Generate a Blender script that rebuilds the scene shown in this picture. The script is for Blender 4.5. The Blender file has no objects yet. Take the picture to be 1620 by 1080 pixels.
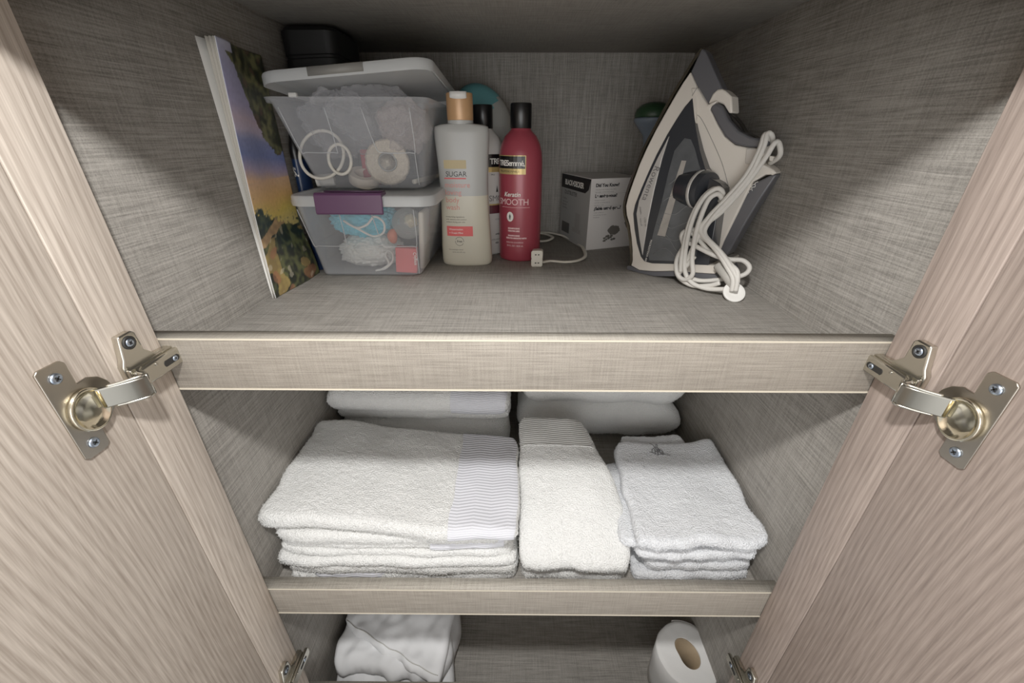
import bpy, bmesh, math, random
from mathutils import Vector, Matrix, noise
random.seed(7)
sc = bpy.context.scene
COL = sc.collection
sc.view_settings.view_transform = 'Standard'
sc.view_settings.look = 'None'
sc.view_settings.gamma = 1.22
sc.view_settings.exposure = 0.08
PI = math.pi

# ------------------------------------------------------------------ materials
def srgb(r, g, b):
    f = lambda c: ((c/255)/12.92 if c/255 <= .04045 else ((c/255+.055)/1.055)**2.4)
    return (f(r), f(g), f(b), 1)

def mat(name, col, rough=.5, metal=0, bump=None, var=None, spec=.5, trans=0, emit=None):
    m = bpy.data.materials.new(name); m.use_nodes = True
    nt = m.node_tree; b = nt.nodes['Principled BSDF']
    c = srgb(*col) if max(col) > 1 else (*col, 1)
    b.inputs['Base Color'].default_value = c
    b.inputs['Roughness'].default_value = rough
    b.inputs['Metallic'].default_value = metal
    b.inputs['Specular IOR Level'].default_value = spec
    tc = nt.nodes.new('ShaderNodeTexCoord')
    if var:                                    # (scale, amount)
        n = nt.nodes.new('ShaderNodeTexNoise'); n.inputs['Scale'].default_value = var[0]; n.inputs['Detail'].default_value = 4
        nt.links.new(tc.outputs['Object'], n.inputs['Vector'])
        mx = nt.nodes.new('ShaderNodeMix'); mx.data_type = 'RGBA'
        mx.inputs[6].default_value = tuple(x*(1-var[1]) for x in c[:3])+(1,)
        mx.inputs[7].default_value = tuple(min(1, x*(1+var[1])) for x in c[:3])+(1,)
        nt.links.new(n.outputs['Fac'], mx.inputs[0]); nt.links.new(mx.outputs[2], b.inputs['Base Color'])
    if bump:                                   # (scale, strength, distance)
        n = nt.nodes.new('ShaderNodeTexNoise'); n.inputs['Scale'].default_value = bump[0]; n.inputs['Detail'].default_value = 3
        nt.links.new(tc.outputs['Object'], n.inputs['Vector'])
        bp = nt.nodes.new('ShaderNodeBump'); bp.inputs['Strength'].default_value = bump[1]; bp.inputs['Distance'].default_value = bump[2]
        nt.links.new(n.outputs['Fac'], bp.inputs['Height']); nt.links.new(bp.outputs[0], b.inputs['Normal'])
    return m

def clear_mat(name, col, opacity=.3, rough=.25):
    m = bpy.data.materials.new(name); m.use_nodes = True
    nt = m.node_tree; b = nt.nodes['Principled BSDF']; out = nt.nodes['Material Output']
    b.inputs['Base Color'].default_value = srgb(*col); b.inputs['Roughness'].default_value = rough
    t = nt.nodes.new('ShaderNodeBsdfTransparent'); mx = nt.nodes.new('ShaderNodeMixShader')
    lw = nt.nodes.new('ShaderNodeLayerWeight'); lw.inputs[0].default_value = .35
    mr = nt.nodes.new('ShaderNodeMapRange'); mr.inputs[3].default_value = opacity; mr.inputs[4].default_value = min(1, opacity+.45)
    nt.links.new(lw.outputs['Facing'], mr.inputs[0]); nt.links.new(mr.outputs[0], mx.inputs[0])
    nt.links.new(t.outputs[0], mx.inputs[1]); nt.links.new(b.outputs[0], mx.inputs[2]); nt.links.new(mx.outputs[0], out.inputs[0])
    return m

def linen(name, u, v, light=(158, 153, 145), dark=(110, 106, 100)):
    """woven laminate: threads running along axis u, crossed by fainter ones along v (axes 0,1,2)"""
    m = bpy.data.materials.new(name); m.use_nodes = True
    nt = m.node_tree; b = nt.nodes['Principled BSDF']; L = nt.links
    tc = nt.nodes.new('ShaderNodeTexCoord')
    def n(su, sv, det=3):
        mp = nt.nodes.new('ShaderNodeMapping'); s = [40, 40, 40]; s[u] = su; s[v] = sv
        mp.inputs['Scale'].default_value = s; L.new(tc.outputs['Object'], mp.inputs['Vector'])
        t = nt.nodes.new('ShaderNodeTexNoise'); t.inputs['Scale'].default_value = 1; t.inputs['Detail'].default_value = det
        L.new(mp.outputs[0], t.inputs['Vector']); return t.outputs['Fac']
    def math_(op, a, c):
        q = nt.nodes.new('ShaderNodeMath'); q.operation = op
        for i, x in enumerate((a, c)):
            if isinstance(x, (int, float)): q.inputs[i].default_value = x
            else: L.new(x, q.inputs[i])
        return q.outputs[0]
    a = n(22, 820, 1); c = n(640, 26, 1); g_ = n(1100, 1000, 1); d = n(7, 9, 1); e = n(30, 380, 2)
    s = math_('ADD', math_('ADD', math_('MULTIPLY', a, .36), math_('MULTIPLY', g_, .22)), math_('MULTIPLY', c, .18))
    s = math_('ADD', s, math_('MULTIPLY', e, .10)); s = math_('ADD', s, math_('MULTIPLY', d, .08))
    r = nt.nodes.new('ShaderNodeValToRGB'); L.new(s, r.inputs[0])
    r.color_ramp.elements[0].position = .36; r.color_ramp.elements[0].color = srgb(*dark)
    r.color_ramp.elements[1].position = .58; r.color_ramp.elements[1].color = srgb(*light)
    L.new(r.outputs[0], b.inputs['Base Color']); b.inputs['Roughness'].default_value = .55; b.inputs['Specular IOR Level'].default_value = .3
    bp = nt.nodes.new('ShaderNodeBump'); bp.inputs['Strength'].default_value = .25; bp.inputs['Distance'].default_value = .0006
    L.new(s, bp.inputs['Height']); L.new(bp.outputs[0], b.inputs['Normal'])
    return m

def oak(name, c0=(150, 136, 126), c1=(196, 184, 174)):
    m = bpy.data.materials.new(name); m.use_nodes = True
    nt = m.node_tree; b = nt.nodes['Principled BSDF']; L = nt.links
    tc = nt.nodes.new('ShaderNodeTexCoord')
    # grain runs along z, cathedral arches come from warping the y coordinate slowly along z
    mp = nt.nodes.new('ShaderNodeMapping'); mp.inputs['Scale'].default_value = (1, 5, 1.7)
    L.new(tc.outputs['Object'], mp.inputs['Vector'])
    nz = nt.nodes.new('ShaderNodeTexNoise'); nz.inputs['Scale'].default_value = 1.1; nz.inputs['Detail'].default_value = 1.5
    L.new(mp.outputs[0], nz.inputs['Vector'])
    sp = nt.nodes.new('ShaderNodeSeparateXYZ'); L.new(tc.outputs['Object'], sp.inputs[0])
    def M(op, a, c):
        q = nt.nodes.new('ShaderNodeMath'); q.operation = op
        for i, x in enumerate((a, c)):
            if isinstance(x, (int, float)): q.inputs[i].default_value = x
            else: L.new(x, q.inputs[i])
        return q.outputs[0]
    ph = M('ADD', M('MULTIPLY', sp.outputs[1], 1150), M('MULTIPLY', nz.outputs['Fac'], 75))
    rings = M('ADD', M('MULTIPLY', M('SINE', ph, 0), .5), .5)
    def st(sy, sz, det=3):
        mq = nt.nodes.new('ShaderNodeMapping'); mq.inputs['Scale'].default_value = (30, sy, sz)
        L.new(tc.outputs['Object'], mq.inputs['Vector'])
        t = nt.nodes.new('ShaderNodeTexNoise'); t.inputs['Scale'].default_value = 1; t.inputs['Detail'].default_value = det
        L.new(mq.outputs[0], t.inputs['Vector']); return t.outputs['Fac']
    f = M('ADD', M('MULTIPLY', rings, .12), M('MULTIPLY', st(900, 30), .47))
    f = M('ADD', f, M('MULTIPLY', st(170, 5), .26)); f = M('ADD', f, M('MULTIPLY', st(18, 2.2, 2), .16))
    r = nt.nodes.new('ShaderNodeValToRGB'); L.new(f, r.inputs[0])
    r.color_ramp.elements[0].position = .33; r.color_ramp.elements[0].color = srgb(*c0)
    r.color_ramp.elements[1].position = .68; r.color_ramp.elements[1].color = srgb(*c1)
    L.new(r.outputs[0], b.inputs['Base Color']); b.inputs['Roughness'].default_value = .5; b.inputs['Specular IOR Level'].default_value = .25
    bp = nt.nodes.new('ShaderNodeBump'); bp.inputs['Strength'].default_value = .3; bp.inputs['Distance'].default_value = .0005
    L.new(f, bp.inputs['Height']); L.new(bp.outputs[0], b.inputs['Normal'])
    return m

M_wall = linen('linen_laminate_side', 1, 2)
M_back = linen('linen_laminate_back', 2, 0)
M_shelf = linen('linen_laminate_shelf', 0, 1)
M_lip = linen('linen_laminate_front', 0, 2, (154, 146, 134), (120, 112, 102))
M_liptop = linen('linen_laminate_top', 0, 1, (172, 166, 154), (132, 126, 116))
M_edge = mat('pale_edge_banding', (205, 195, 175), .5, var=(300, .08))
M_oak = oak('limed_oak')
M_oak2 = oak('limed_oak_lit', (150, 136, 123), (206, 193, 179))  # lit copy of the door oak, the left side's brightness in its colour
M_oak3 = oak('limed_oak_shaded', (128, 113, 104), (176, 159, 148))  # shaded copy of the same oak, darkened for the dimmer right side
M_terry = mat('white_terry', (246, 246, 243), .95, bump=(560, 1.0, .0035), var=(60, .03), spec=.1)
M_terry2 = mat('cool_white_terry', (240, 242, 245), .95, bump=(520, 1.0, .0035), var=(60, .03), spec=.1)
M_sheet = mat('white_cotton', (232, 233, 234), .8, bump=(1500, .15, .0004), spec=.15)
M_nickel = mat('nickel', (200, 196, 184), .24, 1)
M_nickel_d = mat('nickel_inner', (190, 170, 120), .25, 1)
M_zinc = mat('zinc_screw', (185, 200, 220), .3, 1)
M_dark = mat('dark_recess', (25, 24, 22), .6)
M_black = mat('black_plastic', (14, 14, 15), .3)
M_blackmatt = mat('black_leatherette', (3, 3, 3), .6, bump=(400, .2, .0003))
M_white = mat('white_plastic', (232, 230, 224), .35)
M_offwhite = mat('ivory_plastic', (222, 216, 200), .4)
M_ink = mat('black_ink', (32, 30, 32), .6)
M_inkgrey = mat('grey_ink', (105, 102, 100), .6)
M_inkwhite = mat('white_ink', (240, 236, 228), .6)

def chevron_mat(name, col):
    m = mat(name, col, .8, spec=.2); nt = m.node_tree; L = nt.links; b = nt.nodes['Principled BSDF']
    tc = nt.nodes.new('ShaderNodeTexCoord'); sp = nt.nodes.new('ShaderNodeSeparateXYZ'); L.new(tc.outputs['Object'], sp.inputs[0])
    def M(op, a, c=0):
        q = nt.nodes.new('ShaderNodeMath'); q.operation = op
        for i, x in enumerate((a, c)):
            if isinstance(x, (int, float)): q.inputs[i].default_value = x
            else: L.new(x, q.inputs[i])
        return q.outputs[0]
    tri = M('ABSOLUTE', M('SUBTRACT', M('FRACT', M('MULTIPLY', sp.outputs[0], 24)), .5))
    h = M('SINE', M('ADD', M('MULTIPLY', M('ADD', sp.outputs[1], M('MULTIPLY', sp.outputs[2], 1.3)), 1300), M('MULTIPLY', tri, 9)))
    bp = nt.nodes.new('ShaderNodeBump'); bp.inputs['Strength'].default_value = .5; bp.inputs['Distance'].default_value = .0006
    L.new(h, bp.inputs['Height']); L.new(bp.outputs[0], b.inputs['Normal'])
    mr = nt.nodes.new('ShaderNodeMapRange'); mr.inputs[1].default_value = -1; L.new(h, mr.inputs[0])
    mx = nt.nodes.new('ShaderNodeMix'); mx.data_type = 'RGBA'; L.new(mr.outputs[0], mx.inputs[0])
    c = srgb(*col); mx.inputs[6].default_value = tuple(x*.87 for x in c[:3])+(1,); mx.inputs[7].default_value = c
    L.new(mx.outputs[2], b.inputs['Base Color'])
    return m
M_band = chevron_mat('woven_chevron_band', (222, 223, 230))

# ------------------------------------------------------------------ object helpers
def wloc(o):
    v = Vector((0, 0, 0))
    while o is not None: v += o.location; o = o.parent
    return v

def link(name, me, m, parent=None, loc=None, smooth=True):
    """mesh given in world coordinates; becomes one object parented to `parent`, or standing at loc"""
    base = wloc(parent) if parent is not None else Vector(loc or (0, 0, 0))
    me.transform(Matrix.Translation(-base))
    for x in (m if isinstance(m, (list, tuple)) else [m]): me.materials.append(x)
    if smooth:
        for p in me.polygons: p.use_smooth = True
    o = bpy.data.objects.new(name, me); COL.objects.link(o)
    if parent is not None: o.parent = parent
    else: o.location = base
    return o

def obj(name, bm, m, parent=None, loc=None, smooth=True):
    bmesh.ops.recalc_face_normals(bm, faces=bm.faces)
    me = bpy.data.meshes.new(name); bm.to_mesh(me); bm.free()
    return link(name, me, m, parent, loc, smooth)

def sharp(o, ang=40):
    o.data.set_sharp_from_angle(angle=math.radians(ang)); return o

def bevel(o, w=.001, seg=2, ang=40):
    md = o.modifiers.new('bevel', 'BEVEL'); md.width = w; md.segments = seg; md.limit_method = 'ANGLE'; md.angle_limit = math.radians(ang)
    md.harden_normals = False
    return o

def thing(name, label, cat, loc, group=None):
    o = bpy.data.objects.new(name, None); COL.objects.link(o); o.location = loc; o.empty_display_size = .02
    return tag(o, label, cat, group)

def tag(o, label, cat, group=None):
    o['label'] = label; o['category'] = cat
    if group: o['group'] = group
    return o

def structure(o): o['kind'] = 'structure'; return o

def add_box(bm, lo, hi, rot=None, piv=None):
    r = bmesh.ops.create_cube(bm, size=1)
    vs = r['verts']  # added fill at camera level, lifts the deep upper shelf
    for v in vs:  # added low fill from the front, no actual lamp
        v.co = Vector([lo[i]+(v.co[i]+.5)*(hi[i]-lo[i]) for i in range(3)])
        if rot is not None: v.co = rot @ (v.co-piv) + piv
    return vs

def box(name, lo, hi, m, parent=None, loc=None, bev=.001, seg=2, smooth=True, rot=None, piv=None):
    bm = bmesh.new(); add_box(bm, lo, hi, rot, piv)
    o = obj(name, bm, m, parent, loc, smooth)
    if bev: bevel(o, bev, seg)
    return o

def add_lathe(bm, prof, seg=32, c=(0, 0, 0), axis=None, sx=1, sy=1):
    """profile of (radius, height) turned about z (or about `axis`) through c"""
    q = Vector((0, 0, 1)).rotation_difference(Vector(axis)) if axis is not None else None
    rings = []
    for r, h in prof:
        ring = []
        for i in range(seg):
            a = 2*PI*i/seg; p = Vector((r*sx*math.cos(a), r*sy*math.sin(a), h))
            if q: p = q @ p
            ring.append(bm.verts.new(p+Vector(c)))
        rings.append(ring)
    for a, b in zip(rings, rings[1:]):
        for i in range(seg): bm.faces.new((a[i], a[(i+1) % seg], b[(i+1) % seg], b[i]))
    for ring, rr in ((rings[0], prof[0][0]), (rings[-1], prof[-1][0])):
        if rr > 1e-6: bm.faces.new(ring)
    bmesh.ops.remove_doubles(bm, verts=[v for r in rings for v in r], dist=1e-7)

def lathe(name, prof, m, parent=None, loc=None, **k):
    bm = bmesh.new(); add_lathe(bm, prof, **k); return sharp(obj(name, bm, m, parent, loc), 50)

def spline(pts, n=8, closed=False):
    P = [Vector(p) for p in pts]; out = []; N = len(P)
    for i in range(N if closed else N-1):
        p0 = P[(i-1) % N] if closed or i > 0 else P[0]*2-P[1]
        p1 = P[i]; p2 = P[(i+1) % N]
        p3 = P[(i+2) % N] if closed or i+2 < N else P[-1]*2-P[-2]
        for k in range(n):
            t = k/n
            out.append(.5*((2*p1)+(-p0+p2)*t+(2*p0-5*p1+4*p2-p3)*t*t+(-p0+3*p1-3*p2+p3)*t**3))
    if not closed: out.append(P[-1])
    return out

def add_tube(bm, pts, r, seg=8, closed=False, sm=8, flat=1.0, up=None):
    P = spline(pts, sm, closed) if sm else [Vector(p) for p in pts]
    N = len(P); rings = []; nrm = None
    for i in range(N):
        if closed: t = (P[(i+1) % N]-P[i-1])
        else: t = P[min(i+1, N-1)]-P[max(i-1, 0)]
        if t.length < 1e-9: t = Vector((0, 0, 1))
        t.normalize()
        if up is not None: nrm = Vector(up)
        if nrm is None: nrm = t.orthogonal()
        nrm = (nrm - t*nrm.dot(t))
        if nrm.length < 1e-6: nrm = t.orthogonal()
        nrm.normalize(); bn = t.cross(nrm)
        rr = r(i/(N-1)) if callable(r) else r
        rings.append([bm.verts.new(P[i]+nrm*(rr*flat*math.cos(2*PI*k/seg))+bn*(rr*math.sin(2*PI*k/seg))) for k in range(seg)])
    for i in range(N if closed else N-1):
        a, b = rings[i], rings[(i+1) % N]
        for k in range(seg): bm.faces.new((a[k], a[(k+1) % seg], b[(k+1) % seg], b[k]))
    if not closed:
        bm.faces.new(rings[0]); bm.faces.new(rings[-1][::-1])

def tube(name, pts, r, m, parent=None, loc=None, **k):
    bm = bmesh.new(); add_tube(bm, pts, r, **k); return obj(name, bm, m, parent, loc)

def add_prism(bm, front, back):
    """solid between two matching polygons (lists of world points)"""
    f = [bm.verts.new(p) for p in front]; b = [bm.verts.new(p) for p in back]; n = len(f)
    for vs in (f, b):
        es = []
        for i in range(n):
            e = bm.edges.get((vs[i], vs[(i+1) % n])) or bm.edges.new((vs[i], vs[(i+1) % n])); es.append(e)
        bmesh.ops.triangle_fill(bm, use_beauty=True, edges=es)
    for i in range(n): bm.faces.new((f[i], f[(i+1) % n], b[(i+1) % n], b[i]))

# ------------------------------------------------------------------ lettering
def letters(s, size=1, bold=0, shear=0, align='LEFT', spacing=1):
    cu = bpy.data.curves.new('t', 'FONT'); cu.body = s; cu.size = size; cu.offset = bold; cu.shear = shear
    cu.align_x = align; cu.space_character = spacing; cu.resolution_u = 3
    o = bpy.data.objects.new('t', cu); COL.objects.link(o)
    dg = bpy.context.evaluated_depsgraph_get(); me = bpy.data.meshes.new_from_object(o.evaluated_get(dg))
    vs = [v.co.copy() for v in me.vertices]; fs = [tuple(p.vertices) for p in me.polygons]
    bpy.data.objects.remove(o); bpy.data.curves.remove(cu); bpy.data.meshes.remove(me)
    return vs, fs

def printing(name, items, fn, m, parent):
    """items: (text, x, y, size, options); fn maps label (x, y) to the surface"""
    V = []; F = []
    for it in items:
        if it[0] is None:                      # a filled rectangle (None, x0, y0, x1, y1)
            x0, y0, x1, y1 = it[1:5]; nx = 8; b = len(V)
            for j in range(2):
                for i in range(nx+1): V.append(fn(x0+(x1-x0)*i/nx, y0 if j == 0 else y1))
            for i in range(nx): F.append((b+i, b+i+1, b+nx+2+i, b+nx+1+i))
            continue
        s, x, y, size = it[:4]; op = it[4] if len(it) > 4 else {}
        vs, fs = letters(s, size, **op); b = len(V)
        V += [fn(x+v.x, y+v.y) for v in vs]; F += [tuple(b+i for i in f) for f in fs]
    me = bpy.data.meshes.new(name); me.from_pydata([tuple(v) for v in V], [], F)
    return link(name, me, m, parent, smooth=False)

def ring_items(n, r, fn2=None): pass

# ------------------------------------------------------------------ the cupboard
XL, XR = -.3151, .3249
YF, YB, YBACK = .2994, .3148, .8897
Z1, Z2, Z3, ZC = 1.312, .9694, .6268, 1.6332
SL_, SR_ = -.2957, .3110
def panel(name, lo, hi, m, parent=None, bev=.0006):
    o = box(name, lo, hi, m, parent, None if parent else ((lo[0]+hi[0])/2, (lo[1]+hi[1])/2, lo[2]), bev)
    if parent is None: structure(o)
    return o
panel('wall_left', (XL-.018, YF+.0005, .50), (XL, YBACK, 1.72), M_wall)
panel('wall_right', (XR, YF+.0005, .50), (XR+.018, YBACK, 1.72), M_wall)
panel('wall_back', (XL-.018, YBACK, .50), (XR+.018, YBACK+.012, 1.72), M_back)
panel('ceiling', (XL, YB+.0003, ZC), (XR, YBACK, ZC+.018), M_shelf)
def shelf(z, lip_lo, lip_hi, label, top_z=None, rise=True):
    t = thing('shelf', label, 'shelf', ((XL+XR)/2, YF, z-.018))
    panel('shelf_board', (XL, YB+.0003, z-.018), (XR, YBACK, z), M_shelf, t)
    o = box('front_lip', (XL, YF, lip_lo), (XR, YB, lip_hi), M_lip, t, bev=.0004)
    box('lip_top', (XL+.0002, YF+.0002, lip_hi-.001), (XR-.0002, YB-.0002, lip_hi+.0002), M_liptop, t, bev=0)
    # pale edge banding lines on the top and bottom arrises
    bm = bmesh.new()
    add_box(bm, (XL, YF-.0004, lip_hi-.0012), (XR, YF+.0002, lip_hi+.0003))
    add_box(bm, (XL, YF-.0004, lip_lo-.0003), (XR, YF+.0002, lip_lo+.0012))
    obj('edge_banding', bm, M_edge, t, smooth=False)
    return t
shelf(Z1, 1.2986, 1.3486, 'grey linen-textured shelf carrying the bottles, bins and iron')
shelf(Z2, .9602, 1.0095, 'grey linen-textured shelf carrying the stacks of white towels')
shelf(Z3, .60, .7557, 'grey linen-textured lowest shelf under the sheet and toilet roll')
panel('shadow_header', (SL_, .2360, 1.5775), (SR_, .2540, 1.72), M_oak2)  # unseen header added to cast the slanting shadow edge on the side walls
o = panel('trim_1', (XL, YF, 1.5736), (XR, YB, 1.72), M_lip)
# oak faced carcass edges that carry the hinges
SL, SR = -.2957, .3110
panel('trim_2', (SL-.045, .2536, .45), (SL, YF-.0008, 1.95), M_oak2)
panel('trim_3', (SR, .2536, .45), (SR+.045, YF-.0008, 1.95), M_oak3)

# doors, swung open past square: thing > panel, edge
def door(name, x, y, sgn, ang, label, mt):
    t = thing(name, label, 'door', (x, y, .45)); del t['label'], t['category']; t['kind'] = 'structure'
    t['label'] = label; t['category'] = 'door'
    bm = bmesh.new(); vs = add_box(bm, (x-(.022 if sgn > 0 else 0), y-.32, .45), (x+(0 if sgn > 0 else .022), y, 1.95))
    R = Matrix.Rotation(math.radians(ang), 3, 'Z')
    for v in vs: v.co = R @ (v.co-Vector((x, y, 0))) + Vector((x, y, 0))
    o = obj('door_panel', bm, mt, t); bevel(o, .0008)
    return t
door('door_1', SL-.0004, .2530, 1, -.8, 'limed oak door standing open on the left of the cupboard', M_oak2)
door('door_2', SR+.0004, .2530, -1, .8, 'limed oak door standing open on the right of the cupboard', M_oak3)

# ------------------------------------------------------------------ concealed hinges
M_link = mat('grey_nickel', (150, 147, 138), .3, 1)
def hinge(side, zc, label):
    s = 1 if side == 'left' else -1; X0 = SL if side == 'left' else SR
    P = lambda d, y, z: Vector((X0+s*d, y, zc+z))          # d: distance off the panel
    t = thing('cabinet_hinge', label, 'hinge', (X0, .262, zc), 'concealed hinges of the two doors')
    def poly(name, yz, d0, d1, m=M_nickel, bev=.0006, par=None):
        bm = bmesh.new(); add_prism(bm, [P(d1, y, z) for y, z in yz], [P(d0, y, z) for y, z in yz])
        o = obj(name, bm, m, par or t); sharp(o, 35); bevel(o, bev, 2); return o
    # mounting plate with a winged screw pad above and below
    wing = lambda q: [(.2635, q*.034), (.2745, q*.0345), (.2775, q*.032), (.2785, q*.017), (.286, q*.0095), (.302, q*.0085), (.302, 0), (.2575, 0), (.2575, q*.011), (.2625, q*.016)]
    up, dn = wing(1), wing(-1)
    mp = poly('mounting_plate', up[:5]+[(.302, .0085), (.302, -.0085), (.2575, -.0085), (.2575, .011), (.2600, .016)], 0, .0060, bev=.0012)
    for q in (1,):
        bm = bmesh.new(); add_lathe(bm, [(.0052, 0), (.0052, .0012), (.0036, .0014), (.0036, .0002)], 20, P(.0056, .2695, q*.0268), (s, 0, 0)); obj('screw_collar', bm, M_dark, mp)
        sc_ = screw(P(.0060, .2695, q*.0268), (s, 0, 0), .0034, mp)
    # ridge and clip arm
    poly('arm_base', [(.258, .0085), (.300, .0085), (.300, -.0085), (.258, -.0085)], .0045, .0085)
    arm = poly('hinge_arm', [(.2585, .0068), (.274, .0075), (.304, .0075), (.306, .006), (.306, -.006), (.304, -.0075), (.274, -.0075), (.2585, -.0068)], .0085, .0125, bev=.0014)
    poly('arm_slot', [(.2835, .0026), (.2965, .0026), (.298, .0012), (.298, -.0012), (.2965, -.0026), (.2835, -.0026), (.2825, -.0012), (.2825, .0012)], .0122, .0128, M_dark, .0001, arm)
    sc2 = screw(P(.0126, .2935, 0), (s, 0, 0), .0024, arm)
    for y, z in ((.264, .004), (.264, -.004), (.276, .0045)):
        bm = bmesh.new(); add_lathe(bm, [(.0014, 0), (.0012, .0006), (0, .0007)], 12, P(.0125, y, z), (s, 0, 0)); obj('rivet', bm, M_nickel, arm)
    # cranked link from arm nose to cup: elbow then flat link
    def bar(name, path, hz, th, m=M_nickel):
        bm = bmesh.new(); n = len(path); A = []; B = []
        for i in range(n):
            a = Vector(path[max(i-1, 0)]); b = Vector(path[min(i+1, n-1)]); d = (b-a).normalized(); nn = Vector((-d.y, d.x))
            A.append(Vector(path[i])+nn*th/2); B.append(Vector(path[i])-nn*th/2)
        pl = A+B[::-1]
        add_prism(bm, [P(p.x, p.y, hz) for p in pl], [P(p.x, p.y, -hz) for p in pl])
        o = obj(name, bm, m, t); sharp(o, 50); bevel(o, .0008, 2); return o
    bar('elbow_link', [(.0100, .2650), (.0125, .2600), (.0165, .2570), (.0205, .2560), (.0225, .2545)], .0088, .0030)
    lk = bar('cup_link', [(.0225, .2560), (.0222, .2510), (.0175, .2460), (.0105, .2400), (.0030, .2345)], .0078, .0030, M_link)
    for q in (1, -1):
        bm = bmesh.new(); add_tube(bm, [P(.0228, .2545, q*.0088), P(.0222, .2505, q*.0088), (P(.0170, .2450, q*.0086)), P(.0085, .2385, q*.0082)], .0011, 6); obj('link_flange', bm, M_nickel, lk)
    bm = bmesh.new(); add_lathe(bm, [(.0016, -.0085), (.0016, .0085)], 12, P(.0225, .2550, 0)); obj('pivot_pin', bm, M_nickel, lk)
    # cup in the door: flange plate, round rim, cup bowl
    tl = lambda y: -.0004-(.2530-y)*.014                    # the door's own slope
    D = lambda d, y, z: P(tl(y)+d, y, z)
    pts = [(.2105, .0335), (.2125, .0355), (.2265, .0355), (.2290, .0330), (.2290, .0165)]
    for i in range(1, 8):
        a = math.radians(100-200*i/8); pts.append((.2315+.0178*math.cos(a), .0178*math.sin(a)))
    pts += [(.2290, -.0165), (.2290, -.0330), (.2265, -.0355), (.2125, -.0355), (.2105, -.0335)]
    bm = bmesh.new(); add_prism(bm, [D(.0016, y, z) for y, z in pts], [D(0, y, z) for y, z in pts])
    pl = obj('cup_plate', bm, mat_plate, t); sharp(pl, 35); bevel(pl, .0005, 2)
    for q in (1, -1): screw(D(.0017, .2195, q*.0262), (s, 0, 0), .0038, pl)
    bm = bmesh.new()
    rim = [(.0, .0)]
    # bowl: a raised collar falling to a bright hollow
    prof = [(.0158, .0), (.0160, .0030), (.0150, .0040), (.0138, .0034), (.0125, .0020), (.0090, .0008), (0, .0006)]
    add_lathe(bm, prof, 28, D(.0014, .2270, -.0035), (s, 0, 0), 1, .86); cb = obj('cup_bowl', bm, M_nickel_b, pl)
    bm = bmesh.new(); add_tube(bm, [D(.0052, .2352, -.0068), D(.0052, .2352, .0068)], .0016, 8, sm=0); obj('pivot_pin', bm, M_nickel_d, pl)
    bm = bmesh.new(); add_box(bm, (min(D(.0032, .2372, 0).x, D(.0040, .2372, 0).x), .2368, zc-.0066), (max(D(.0032, .2372, 0).x, D(.0044, .2372, 0).x), .2395, zc+.0066)); obj('cup_gap', bm, M_dark, pl)
    return t
M_nickel_b = mat('bright_nickel_cup', (236, 228, 204), .14, 1)
mat_plate = mat('satin_nickel_plate', (176, 168, 156), .32, 1)
def screw(c, ax, r, parent):
    bm = bmesh.new(); add_lathe(bm, [(r, 0), (r*.97, r*.22), (r*.72, r*.42), (r*.35, r*.44), (r*.3, r*.2), (0, r*.18)], 20, c, ax)
    o = obj('screw', bm, M_zinc, parent)
    bm = bmesh.new(); a = Vector(ax); u = Vector((0, 1, 1)).normalized(); w = a.cross(u).normalized(); C0 = Vector(c)+a*r*.45
    for d, e in ((u, w), (w, u)):
        vs = [bm.verts.new(C0+d*r*.5*i+e*r*.12*j) for i, j in ((-1, -1), (1, -1), (1, 1), (-1, 1))]; bm.faces.new(vs)
    obj('cross_slot', bm, M_dark, o, smooth=False)
    return o
hinge('left', 1.3335, 'polished nickel hinge on the left door level with the upper shelf')
hinge('right', 1.3290, 'polished nickel hinge on the right door level with the upper shelf')
hinge('left', .8620, 'small nickel hinge at the bottom of the left door beside the folded sheet')
hinge('right', .8560, 'small nickel hinge at the bottom of the right door beside the toilet roll')
# ------------------------------------------------------------------ towels
def nz(x, y, z, s): return noise.noise(Vector((x*s, y*s, z*s)))

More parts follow.
